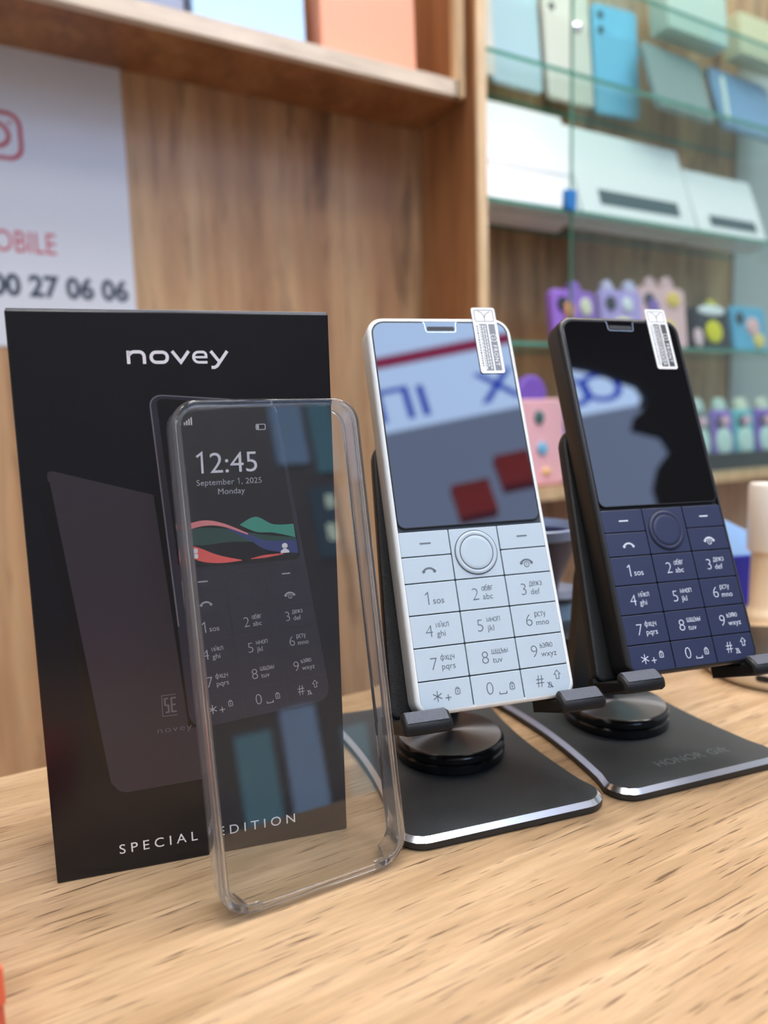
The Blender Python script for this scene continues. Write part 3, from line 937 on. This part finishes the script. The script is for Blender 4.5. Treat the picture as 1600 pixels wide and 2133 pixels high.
    return t


# ================================================================== keypad phones
def key_legend(kind):
    """flat outlines of one key's print, in mm about the key's own area (u0, u1, z1, z0)"""
    return kind


def icon_lock(b, cx, cz, s, y):
    b.ribbon(rrect(cx - 0.62 * s, cx + 0.62 * s, cz - s, cz + 0.35 * s, 0.2 * s, 3), 0.2 * s, y, True)
    b.ribbon(arc(cx, cz + 0.35 * s, 0.42 * s, 0, 180, 8), 0.2 * s, y)
    b.ribbon([(cx, cz - 0.65 * s), (cx, cz - 0.05 * s)], 0.26 * s, y)


U = (-25.0, -8.2, 8.7, 25.0)
ROWS = (-16.7, -26.63, -36.57, -46.5, -55.6)
LETTERS = {'2': ('абвг', 'abc'), '3': ('дежз', 'def'), '4': ('ийкл', 'ghi'), '5': ('мноп', 'jkl'), '6': ('рсту', 'mno'),
           '7': ('фхцч', 'pqrs'), '8': ('шщъы', 'tuv'), '9': ('ьэяю', 'wxyz')}


def legend_mesh(d, u0, u1, z1, z0, y=0.0):
    """print for one key as a mesh builder, in metres"""
    b = MB()
    w, h = (u1 - u0), (z1 - z0)
    X = lambda k: (u0 + w * k) * mm
    Z = lambda k: (z0 + h * k) * mm

    def put(s, size, kx, kz, al='LEFT', wt=0.0):
        b.add(*shift(text(s, size * mm, al, wt), X(kx), y, Z(kz)))
    if d == '1':
        put('1', 5.6, 0.33, 0.30, wt=-0.02)
        put('sos', 2.9, 0.50, 0.32)
    elif d in LETTERS:
        put(d, 5.6, 0.27, 0.30, wt=-0.02)
        b.add(*shift(pen_text(LETTERS[d][0], 1.34 * mm, .19 * mm), X(0.49), y, Z(0.58)))
        put(LETTERS[d][1], 2.6, 0.49, 0.30)
    elif d == '*':
        for a in (90, 30, 150):
            c, s_ = math.cos(math.radians(a)) * 1.6 * mm, math.sin(math.radians(a)) * 1.6 * mm
            b.ribbon([(X(.34) - c, Z(.48) - s_), (X(.34) + c, Z(.48) + s_)], .28 * mm, y)
        for p, q in (((-.95, 0), (.95, 0)), ((0, -.95), (0, .95))):
            b.ribbon([(X(.54) + p[0] * mm, Z(.40) + p[1] * mm), (X(.54) + q[0] * mm, Z(.40) + q[1] * mm)], .28 * mm, y)
        icon_lock(b, X(.73), Z(.60), 1.15 * mm, y)
    elif d == '0':
        put('0', 5.6, 0.27, 0.30, wt=-0.02)
        b.ribbon([(X(.53), Z(.36)), (X(.53), Z(.28)), (X(.67), Z(.28)), (X(.67), Z(.36))], .28 * mm, y)
        icon_lock(b, X(.79), Z(.52), 1.2 * mm, y)
    elif d == '#':
        for k in (-.55, .55):
            b.ribbon([(X(.37) + (k - .2) * mm, Z(.32)), (X(.37) + (k + .2) * mm, Z(.72))], .26 * mm, y)
            b.ribbon([(X(.37) - 1.35 * mm, Z(.52) + k * mm), (X(.37) + 1.35 * mm, Z(.52) + k * mm)], .26 * mm, y)
        cx, cz = X(.57), Z(.36)
        b.ribbon([(cx - .8 * mm, cz - .7 * mm), (cx + .8 * mm, cz - .7 * mm), (cx + .45 * mm, cz - .2 * mm), (cx + .4 * mm, cz + .5 * mm), (cx, cz + .8 * mm), (cx - .4 * mm, cz + .5 * mm), (cx - .45 * mm, cz - .2 * mm)], .22 * mm, y, True)
        b.ribbon([(cx - .9 * mm, cz + .9 * mm), (cx + .9 * mm, cz - .9 * mm)], .22 * mm, y)
        cx, cz = X(.75), Z(.66)
        q = [(0, 1.4), (-1.1, .2), (-.5, .2), (-.5, -1.2), (.5, -1.2), (.5, .2), (1.1, .2)]
        b.ribbon([(cx + p[0] * mm, cz + p[1] * mm) for p in q], .24 * mm, y, True)
    elif d == 'soft':
        b.ribbon([(X(.40), Z(.50)), (X(.62), Z(.50))], .5 * mm, y)
    elif d in ('call', 'end'):
        cx, cz = X(.51), Z(.44)
        a_ = arc(cx, cz - 1.5 * mm, 2.3 * mm, 35, 145, 12)
        b.ribbon(a_, .62 * mm, y)
        for p in (a_[0], a_[-1]):
            s_ = 1 if p[0] > cx else -1
            b.ribbon([(p[0] - s_ * .45 * mm, p[1] + .2 * mm), (p[0] + s_ * .3 * mm, p[1] - .35 * mm)], .9 * mm, y)
        if d == 'end':
            b.ribbon(circle(cx, cz - .75 * mm, .85 * mm, 16), .25 * mm, y, True)
            b.ribbon([(cx, cz - 1.1 * mm), (cx, cz - .4 * mm)], .25 * mm, y)
    return b


def key_cells():
    out = [('soft', U[0], U[1], -0.15, -8.3), ('call', U[0], U[1], -8.3, -16.7), ('soft', U[2], U[3], -0.15, -8.3), ('end', U[2], U[3], -8.3, -16.7)]
    for r, line in enumerate(('123', '456', '789', '*0#')):
        for c, d in enumerate(line):
            out.append((d, U[c], U[c + 1], ROWS[r], ROWS[r + 1]))
    return out


KEYNAME = {'soft': 'soft_key', 'call': 'call_key', 'end': 'end_key'}


def make_phone(label, fr, body, key, gap, ink, trim):
    t = thing('keypad_phone', label, 'mobile phone', fr)
    # shell with a sunken face
    lv = [(0.9, 1.5), (0.0, 1.5), (0.0, 1.1), (0.25, .45), (0.9, .0), (2.0, 0.0), (8.4, 0.0), (9.6, .4), (10.4, 1.4), (10.6, 2.6)]
    lo = rr_loops(-26.4 * mm, 26.4 * mm, -56.6 * mm, 75.0 * mm, (4.5 * mm, 4.5 * mm, 6.2 * mm, 6.2 * mm), [(y * mm, d * mm) for y, d in lv], 8)
    v, f = loft(lo)
    n = len(lo[0])
    idx = [0] * (len(f) - 2) + [1, 0]
    obj('shell', v, f, [body, gap], t, idx)
    # glass
    sc = slab('screen', -24.75 * mm, 24.75 * mm, 0.9 * mm, 73.3 * mm, (2.6 * mm, 2.6 * mm, 4.6 * mm, 4.6 * mm), -0.05 * mm, 0.7 * mm, M['screen'], t, bevel=0.12 * mm, n=8)
    b = MB()
    b.ribbon(rrect(-24.55 * mm, 24.55 * mm, 1.1 * mm, 73.1 * mm, (2.5 * mm, 2.5 * mm, 4.4 * mm, 4.4 * mm), 8), 0.28 * mm, -0.08 * mm, True)
    b.build('screen_border', trim[0], sc)
    b = MB().poly([(x * mm, z * mm) for x, z in ((-5.0, 69.4), (5.0, 69.4), (5.5, 69.9), (5.7, 72.6), (6.2, 73.3), (-6.2, 73.3), (-5.7, 72.6), (-5.5, 69.9))][::1], -0.09 * mm)
    ep = b.build('earpiece', trim[1], t)
    MB().poly(rrect(-5.0 * mm, 5.0 * mm, 69.9 * mm, 71.5 * mm, 0.5 * mm, 4), -0.12 * mm).build('earpiece_slot', M['slot'], ep)
    MB().ribbon([(x * mm, z * mm) for x, z in ((-6.2, 73.2), (-5.7, 72.6), (-5.5, 69.9), (-5.0, 69.4), (5.0, 69.4), (5.5, 69.9), (5.7, 72.6), (6.2, 73.2))], 0.2 * mm, -0.13 * mm).build('earpiece_rim', trim[2], ep)
    # keys
    for d, u0, u1, z1, z0 in key_cells():
        g = 0.17
        r = [0.35 * mm] * 4
        if d == '*':
            r[0] = 3.0 * mm
        if d == '#':
            r[1] = 3.0 * mm
        k = slab(KEYNAME.get(d, 'digit_key' if d.isdigit() else 'symbol_key'), (u0 + (g if u0 > -24 else 0.15)) * mm, (u1 - (g if u1 < 24 else 0.15)) * mm, (z0 + g) * mm, (z1 - g) * mm, tuple(r), -0.02 * mm, 0.88 * mm, key, t, bevel=0.13 * mm, n=5)
        legend_mesh(d, u0, u1, z1, z0, -0.07 * mm).build('legend', ink, k)
    # navigation key: plate, raised ring, centre button
    nk = slab('navigation_key', (U[1] + .17) * mm, (U[2] - .17) * mm, (-16.7 + .17) * mm, -0.32 * mm, 0.35 * mm, 0.02 * mm, 0.88 * mm, key, t, bevel=0.13 * mm)
    cx, cz = 0.25 * mm, -8.4 * mm

    def disc(name, prof, m):
        v, f = lathe([(r * mm, h * mm) for r, h in prof], 64)
        obj(name, v, f, m, nk, frame=Matrix.Translation((cx, 0, cz)) @ Matrix.Rotation(math.pi / 2, 4, 'X'))
    disc('ring_groove', [(7.35, -0.05), (7.35, 0.0), (7.3, 0.02)], gap)
    disc('ring', [(7.05, 0.0), (7.0, 0.28), (6.7, 0.45), (6.0, 0.42), (5.75, 0.34)], key)
    disc('centre_groove', [(5.75, 0.3), (5.75, 0.352), (5.7, 0.36)], gap)
    disc('centre_button', [(5.45, 0.3), (5.45, 0.42), (5.2, 0.52), (4.0, 0.46)], key)
    # film pull tab
    tb = slab('pull_tab', 12.3 * mm, 21.3 * mm, 53.6 * mm, 78.8 * mm, 0.9 * mm, -0.42 * mm, -0.30 * mm, M['tab_white'], t, n=4)
    y = -0.46 * mm
    b = MB()
    b.poly([(17.9 * mm, 54.6 * mm), (20.3 * mm, 54.6 * mm), (20.3 * mm, 72.4 * mm), (17.9 * mm, 72.4 * mm)], y)
    b.poly([(14.5 * mm, 54.6 * mm), (17.3 * mm, 54.6 * mm), (17.3 * mm, 72.4 * mm), (14.5 * mm, 72.4 * mm)], y)
    b.build('print_panel', trim[3], tb)
    b = MB()
    b.ribbon(rrect(13.3 * mm, 20.3 * mm, 73.4 * mm, 77.8 * mm, 0.4 * mm, 3), 0.2 * mm, y, True)
    b.ribbon([(16.9 * mm, 73.6 * mm), (16.8 * mm, 75.6 * mm), (15.9 * mm, 76.9 * mm), (14.6 * mm, 77.5 * mm)], 0.22 * mm, y)
    b.ribbon([(16.8 * mm, 74.6 * mm), (17.4 * mm, 76.2 * mm), (19.3 * mm, 77.3 * mm)], 0.22 * mm, y)
    b.build('leaf_emblem', M['tab_dark'], tb)
    b = MB()
    rot_t = lambda vf, x0, z0: ([(x0 + z, y - 0.03 * mm, z0 - x) for x, _, z in vf[0]], vf[1])
    b.add(*rot_t(text('FRONT', 2.1 * mm, 'LEFT', 0.01, 1.25), 18.35 * mm, 64.3 * mm))
    b.add(*rot_t(text('2', 2.1 * mm, 'CENTER', 0.0), 18.35 * mm, 67.0 * mm))
    b.ribbon(circle(19.1 * mm, 67.0 * mm, 1.35 * mm, 24), 0.22 * mm, y - 0.03 * mm, True)
    for k in range(3):
        x0 = (14.85 + 0.85 * k) * mm
        z = 71.9
        while z > 56:
            l = random.uniform(0.5, 1.3)
            b.ribbon([(x0, z * mm), (x0, (z - l) * mm)], 0.42 * mm, y - 0.03 * mm)
            z -= l + 0.25
    b.build('tab_lettering', M['tab_white'], tb)
    b = MB()
    z = 71.9
    while z > 56:
        l = random.uniform(0.4, 1.0)
        b.ribbon([(13.6 * mm, z * mm), (13.6 * mm, (z - l) * mm)], 0.55 * mm, y)
        z -= l + 0.3
    b.build('tab_small_print', M['tab_grey'], tb)
    return t


PH_A = Matrix(((0.968847, 0.232202, 0.08613, 0.136922), (-0.247635, 0.903247, 0.350459, 0.185501), (0.003581, -0.36087, 0.932609, 0.092958), (0, 0, 0, 1)))
PH_B = Matrix(((0.975463, 0.198278, 0.095697, 0.20873), (-0.219692, 0.905069, 0.364123, 0.170417), (-0.014414, -0.376212, 0.926422, 0.09476), (0, 0, 0, 1)))
ST_A = frame(0.0987, 0.1732, 0, math.radians(-11.36))
ST_B = frame(0.1730, 0.1587, 0, math.radians(-10.0))
make_stand('black metal phone stand holding the white phone', ST_A, PH_A, False)
make_stand('black metal phone stand holding the black phone, lettering on its plate', ST_B, PH_B, True)
make_phone('white keypad phone with dark screen leaning on its stand', PH_A, M['white_body'], M['white_key'], M['white_gap'], M['ink'], (M['slot'], M['screen'], M['bezel_silver'], M['tab_grey']))
make_phone('black keypad phone with navy keys leaning on its stand', PH_B, M['black_body'], M['navy_key'], M['navy_gap'], M['ink_white'], (M['slot'], M['screen'], M['bezel_silver'], M['tab_dark']))

# ================================================================== black carton with printed handset
BXF = frame(0.0088, 0.2108, 0, -0.23165)
bx = thing('phone_box', 'tall black phone carton with white lettering and a printed handset', 'box', BXF)
slab('carton', 0, 0.0846, 0, 0.1589, 0.0005, 0, 0.034, M['carton_black'], bx, bevel=0.0004)
slab('top_flap', 0.0003, 0.0843, 0.15892, 0.1594, 0.0004, 0.0004, 0.0336, M['print_white'], bx)
y1 = -0.00005


def P_(pts):
    return [(x * mm, z * mm) for x, z in pts]


# back of a second handset in the print
pb = MB().poly(P_([(9.0, 108), (19.4, 25.9), (20.2, 24.6), (21.5, 24.2), (43.5, 26.0), (43.5, 107.2), (33.9, 109.2), (9.0, 116.6), (7.8, 117.1), (6.9, 116.8), (6.7, 115.9)][::1]), y1)
pbo = MB().poly(P_([(6.7, 116.2), (16.4, 27.5), (18.3, 24.9), (20.2, 24.0), (43.5, 24.4), (43.5, 106.8), (33.9, 109.1), (8.3, 117.0), (7.2, 117.0)]), y1).build('printed_handset_back', M['print_back'], bx)
MB().poly(P_([(4.6, 110), (12.5, 40), (16.2, 29.0), (7.2, 114.5)]), y1 * 1.2).build('printed_shadow', M['print_shadow'], pbo)
se = MB()
se.ribbon(P_([(35.6, 51.4), (31.7, 51.4), (31.7, 45.2), (35.8, 45.2)]), .22 * mm, y1 * 2.7)
se.ribbon(P_([(33.4, 50.4), (32.5, 50.4), (32.5, 48.5), (33.4, 48.3), (33.4, 46.3), (32.5, 46.3)]), .5 * mm, y1 * 2.7)
se.ribbon(P_([(35.6, 50.4), (34.3, 50.4), (34.3, 46.3), (35.6, 46.3)]), .5 * mm, y1 * 2.7)
se.ribbon(P_([(34.3, 48.4), (35.4, 48.4)]), .45 * mm, y1 * 2.7)
se.build('back_emblem', M['print_phone_edge'], pbo)
HM = (0.78066, 0.016976, 56.7905, 0.11211, 0.8629, 86.9123, 0.00123828, 0.00158983)


def hmap(x, z, y=0.0):
    """printed handset: its own face coordinates (mm) to the carton's front"""
    w = HM[6] * x + HM[7] * z + 1
    return ((HM[0] * x + HM[1] * z + HM[2]) / w * mm, y, (HM[3] * x + HM[4] * z + HM[5]) / w * mm)


def hpoly(b, pts, y):
    return b.add([hmap(x, z, y) for x, z in pts], [tuple(range(len(pts)))])


def hadd(b, vf, y):
    return b.add([hmap(x / mm, z / mm, y) for x, _, z in vf[0]], vf[1])


MB().poly(P_([(33.4, 108), (34.5, 136), (36.0, 137), (42.5, 40.5), (38.6, 40.8), (35.8, 78)]), y1 * 2.2).build('printed_shadow', M['print_shadow'], bx)
ph = hpoly(MB(), rrect(-27.6, 26.4, -56.6, 75.2, 5.5, 6), y1 * 3).build('printed_handset', M['print_phone'], bx)
b = MB().ribbon([(x, 0) for x in ()] or [(0, 0), (0.0001, 0)], 1e-6)
b = MB()
o_ = MB().ribbon(rrect(-27.2, 26.0, -56.2, 74.8, 5.3, 6)[14:28] + [(-27.2, 0), (-27.2, -20)], .5)
hadd(b, ([(x * mm, 0, z * mm) for x, _, z in o_.v], o_.f), y1 * 4)
b.build('printed_rim', M['print_phone_edge'], ph)
hpoly(MB(), rrect(-24.6, 24.6, 1.4, 73.2, 2.5, 5), y1 * 4).build('printed_screen', M['print_screen'], ph)
b = MB()
for z in (0.4, -16.7, -26.63, -36.57, -46.5):
    r_ = MB().ribbon([(-25.5, z), (25.5, z)], .2)
    hadd(b, ([(x * mm, 0, q * mm) for x, _, q in r_.v], r_.f), y1 * 4)
for x0, x1 in ((-25.5, -8.2), (8.7, 25.5)):
    r_ = MB().ribbon([(x0, -8.3), (x1, -8.3)], .2)
    hadd(b, ([(x * mm, 0, q * mm) for x, _, q in r_.v], r_.f), y1 * 4)
for x in (-8.2, 8.7):
    r_ = MB().ribbon([(x, 0.4), (x, -56.2)], .2)
    hadd(b, ([(q * mm, 0, z * mm) for q, _, z in r_.v], r_.f), y1 * 4)
for rr, w_ in ((7.0, .3), (5.6, .2)):
    r_ = MB().ribbon(circle(0.25, -8.4, rr, 48), w_, 0, True)
    hadd(b, ([(q * mm, 0, z * mm) for q, _, z in r_.v], r_.f), y1 * 4)
b.build('printed_key_lines', M['print_line'], ph)
b = MB()
for d, u0, u1, zz1, zz0 in key_cells():
    l = legend_mesh(d, u0, u1, zz1, zz0)
    hadd(b, (l.v, l.f), y1 * 5)
b.build('printed_legends', M['print_grey'], ph)


def smooth(pts, n=8):
    out = []
    for i in range(len(pts) - 1):
        p0, p1, p2, p3 = pts[max(0, i - 1)], pts[i], pts[i + 1], pts[min(len(pts) - 1, i + 2)]
        for k in range(n):
            t = k / n
            out.append(tuple(0.5 * ((2 * p1[a]) + (-p0[a] + p2[a]) * t + (2 * p0[a] - 5 * p1[a] + 4 * p2[a] - p3[a]) * t * t + (-p0[a] + 3 * p1[a] - 3 * p2[a] + p3[a]) * t ** 3) for a in (0, 1)))
    return out + [pts[-1]]


def band(name, top, bot, m, y):
    t_, b_ = smooth(top), smooth(bot)
    n = len(t_)
    v = [(x * mm, y, z * mm) for x, z in t_ + b_]
    obj(name, v, [(n + i, n + i + 1, i + 1, i) for i in range(n - 1)], m, ph)


band('printed_wave', [(56.5, 99.5), (61.0, 101.4), (66.0, 98.9), (71.9, 98.6)], [(56.5, 99.2), (61.0, 97.0), (66.0, 96.4), (72.3, 94.6)], M['w_teal'], y1 * 5)
band('printed_wave', [(39.6, 98.2), (46.0, 99.2), (53.6, 98.3), (62.0, 96.2), (72.3, 94.6)], [(39.6, 94.8), (46.0, 94.2), (53.6, 94.6), (62.0, 94.0), (72.5, 93.8)], M['w_green'], y1 * 5.5)
band('printed_wave', [(53.0, 98.7), (58.5, 96.6), (64.0, 94.2), (72.6, 93.8)], [(53.0, 98.2), (58.5, 95.0), (64.0, 91.4), (72.9, 89.8)], M['w_blue'], y1 * 6)
band('printed_wave', [(39.6, 99.9), (46.0, 101.3), (51.5, 100.2), (58.5, 96.8)], [(39.6, 98.2), (46.0, 99.7), (51.5, 99.2), (58.5, 96.3)], M['w_pink'], y1 * 6.5)
band('printed_wave', [(39.8, 95.0), (44.0, 93.8), (50.0, 91.0), (56.5, 89.1)], [(39.8, 93.6), (44.0, 90.0), (50.0, 88.7), (56.5, 88.9)], M['w_coral'], y1 * 6.5)
band('printed_wave', [(59.0, 89.3), (63.0, 90.0), (67.5, 90.1), (68.6, 90.0)], [(59.0, 89.1), (63.0, 89.2), (67.5, 89.7), (68.6, 89.9)], M['w_coral'], y1 * 6.5)
b = MB()
b.add(*shift(text('12:45', 8.3 * mm, 'CENTER', -0.004, 0.98), 53.4 * mm, y1 * 6, 114.6 * mm))
b.build('printed_clock', M['print_white'], ph)
b = MB()
b.add(*shift(text('September 1, 2025', 2.35 * mm, 'CENTER', 0, 1.02), 54.1 * mm, y1 * 6, 111.2 * mm))
b.add(*shift(text('Monday', 2.35 * mm, 'CENTER', 0, 1.02), 54.5 * mm, y1 * 6, 108.5 * mm))
b.build('printed_date', M['print_grey'], ph)
b = MB()
for x0 in (39.6, 42.6):
    for k in range(4):
        b.poly(P_([(x0 + .62 * k, 128.2), (x0 + .4 + .62 * k, 128.2), (x0 + .4 + .62 * k, 129.0 + .45 * k), (x0 + .62 * k, 129.0 + .45 * k)]), y1 * 6)
b.ribbon(P_(rrect(62.4, 65.0, 126.4, 127.9, .3, 3)), .2 * mm, y1 * 6, True)
b.poly(P_([(62.6, 126.6), (63.2, 126.6), (63.2, 127.7), (62.6, 127.7)]), y1 * 6)
for dx in (0, 1.55):
    for dz in (0, 1.5):
        b.poly(P_(rrect(41.3 + dx, 42.7 + dx, 90.6 + dz, 91.9 + dz, .25, 2)), y1 * 8)
b.poly(P_(arc(69.0, 92.3, .85, 0, 350, 18)), y1 * 8)
b.poly(P_([(67.7, 90.2), (70.3, 90.2), (70.2, 90.9), (69.4, 91.4), (69.3, 92), (68.7, 92), (68.6, 91.4), (67.8, 90.9)]), y1 * 8)
b.build('printed_icons', M['print_white'], ph)

# brand lettering at the top: wide rounded strokes
lg = MB()
W_ = .85
k = lambda x, z: (x * mm, z * mm)
lg.ribbon([k(29.35, 145.0), k(29.35, 148.5)], W_ * mm, y1 * 2)
lg.ribbon([k(29.35, 147.2)] + [k(x, z) for x, z in arc(30.9, 146.7, 1.5, 150, 90, 5)] + [k(32.1, 148.2)] + [k(x, z) for x, z in arc(32.1, 146.9, 1.3, 80, 0, 6)] + [k(33.4, 145.0)], W_ * mm, y1 * 2)
lg.ribbon([k(x, z) for x, z in rrect(35.2, 39.4, 145.4, 148.1, 1.3, 6)], W_ * mm, y1 * 2, True)
lg.ribbon([k(40.7, 148.4), k(42.9, 145.4), k(45.1, 148.4)], W_ * mm, y1 * 2)
lg.ribbon([k(50.0, 145.35), k(47.7, 145.35)] + [k(x, z) for x, z in arc(47.7, 146.75, 1.4, 262, 98, 10)] + [k(47.7, 148.15), k(48.8, 148.15)] + [k(x, z) for x, z in arc(48.8, 147.25, .9, 82, 8, 5)] + [k(49.7, 146.75)], W_ * mm * .82, y1 * 2)
lg.ribbon([k(46.5, 146.75), k(50.05, 146.75)], W_ * mm * .7, y1 * 2.3)
lg.ribbon([k(51.0, 148.4), k(53.3, 145.4)], W_ * mm, y1 * 2)
lg.ribbon([k(55.5, 148.4), k(52.6, 144.4), k(51.9, 143.95), k(51.0, 143.95)], W_ * mm, y1 * 2.3)
lg.build('brand_lettering', M['print_white'], bx)
sp = MB().add(*shift(text('SPECIAL  EDITION', 4.15 * mm, 'LEFT', 0.0, 1.55), 0, y1 * 2, 5.6 * mm))
xs = [p[0] for p in sp.v]
k_ = (68.3 - 17.2) * mm / (max(xs) - min(xs))
sp.v = [(17.2 * mm + (x - min(xs)) * k_, y, z) for x, y, z in sp.v]
sp.build('edition_lettering', M['print_white'], bx)
nv = MB().add(*shift(text('novey', 2.6 * mm, 'LEFT', -0.01, 1.2), 29.7 * mm, y1 * 2.7, 40.3 * mm, 1.35))
nv.build('small_brand_lettering', M['print_phone_edge'], pbo)

# ================================================================== clear soft case leaning on the carton
CF = frame(0.0439, 0.1673, 0.00186, -0.0315, 0.1818)
cs = thing('clear_phone_case', 'clear soft phone case leaning against the black carton', 'phone case', CF)
CW, CH, CD = 54.6 * mm, 135.6 * mm, 10.2 * mm
R_ = 7.5 * mm
slab('panel', 1.5 * mm, CW - 1.5 * mm, 1.5 * mm, CH - 1.5 * mm, R_ - 1.5 * mm, 0.1 * mm, 0.9 * mm, M['clear_panel'], cs, n=10)
# rim: one open C-profile wall around three sides and both lower corners
full = rrect(0, CW, 0, CH, R_, 12)
n = len(full)
# cut the straight bottom run between the two lower corners
order = full[13:] + full[:13]                     # starts at the lower-right corner, ends after the lower-left corner
order = [(CW - R_ - 3.0 * mm, 0.0)] + order + [(R_ + 3.0 * mm, 0.0)]
cl = []
for (x, z) in order:
    if not cl or math.hypot(x - cl[-1][0], z - cl[-1][1]) > 0.05 * mm:
        cl.append((x, z))
# subdivide long straight runs
path = []
for i in range(len(cl) - 1):
    a, b_ = cl[i], cl[i + 1]
    m_ = max(1, int(math.hypot(b_[0] - a[0], b_[1] - a[1]) / (12 * mm)))
    for q in range(m_):
        path.append((a[0] + (b_[0] - a[0]) * q / m_, a[1] + (b_[1] - a[1]) * q / m_))
path.append(cl[-1])
prof = [(1.9, 0.15), (0.9, 0.0), (0.25, 0.45), (0.0, 1.4), (0.0, 5.0), (0.0, 8.8), (0.3, 9.8), (0.9, 10.2), (1.5, 10.0), (1.9, 9.4), (1.7, 8.4), (1.5, 7.4), (1.5, 5.0), (1.5, 2.6), (1.7, 1.7), (2.3, 1.2), (2.3, 0.4)]
vs, fs = [], []
np_ = len(prof)
for i, (x, z) in enumerate(path):
    a, b_ = path[max(0, i - 1)], path[min(len(path) - 1, i + 1)]
    dx, dz = b_[0] - a[0], b_[1] - a[1]
    q = math.hypot(dx, dz)
    nx, nz = -dz / q, dx / q                      # inward for a counter-clockwise run
    e = min(i, len(path) - 1 - i)
    ky = (0.16, 0.22, 0.45, 0.8)[e] if e < 4 else 1.0
    for d, y in prof:
        vs.append((x + nx * d * mm, y * ky * mm, z + nz * d * mm))
for i in range(len(path) - 1):
    for j in range(np_):
        q = (j + 1) % np_
        fs.append((i * np_ + j, i * np_ + q, (i + 1) * np_ + q, (i + 1) * np_ + j))
fs.append(tuple(reversed(range(np_))))
fs.append(tuple(range((len(path) - 1) * np_, len(path) * np_)))
import bmesh
ro = obj('rim', vs, fs, M['clear'], cs, sharp=60)
bm = bmesh.new()
bm.from_mesh(ro.data)
bmesh.ops.recalc_face_normals(bm, faces=bm.faces)
bm.to_mesh(ro.data)
bm.free()
lp = MB()
slab('bottom_edge', R_ + 2.0 * mm, CW - R_ - 2.0 * mm, 0.0, 1.5 * mm, 0.4 * mm, 0.0, 1.0 * mm, M['clear'], cs, bevel=0.3 * mm)
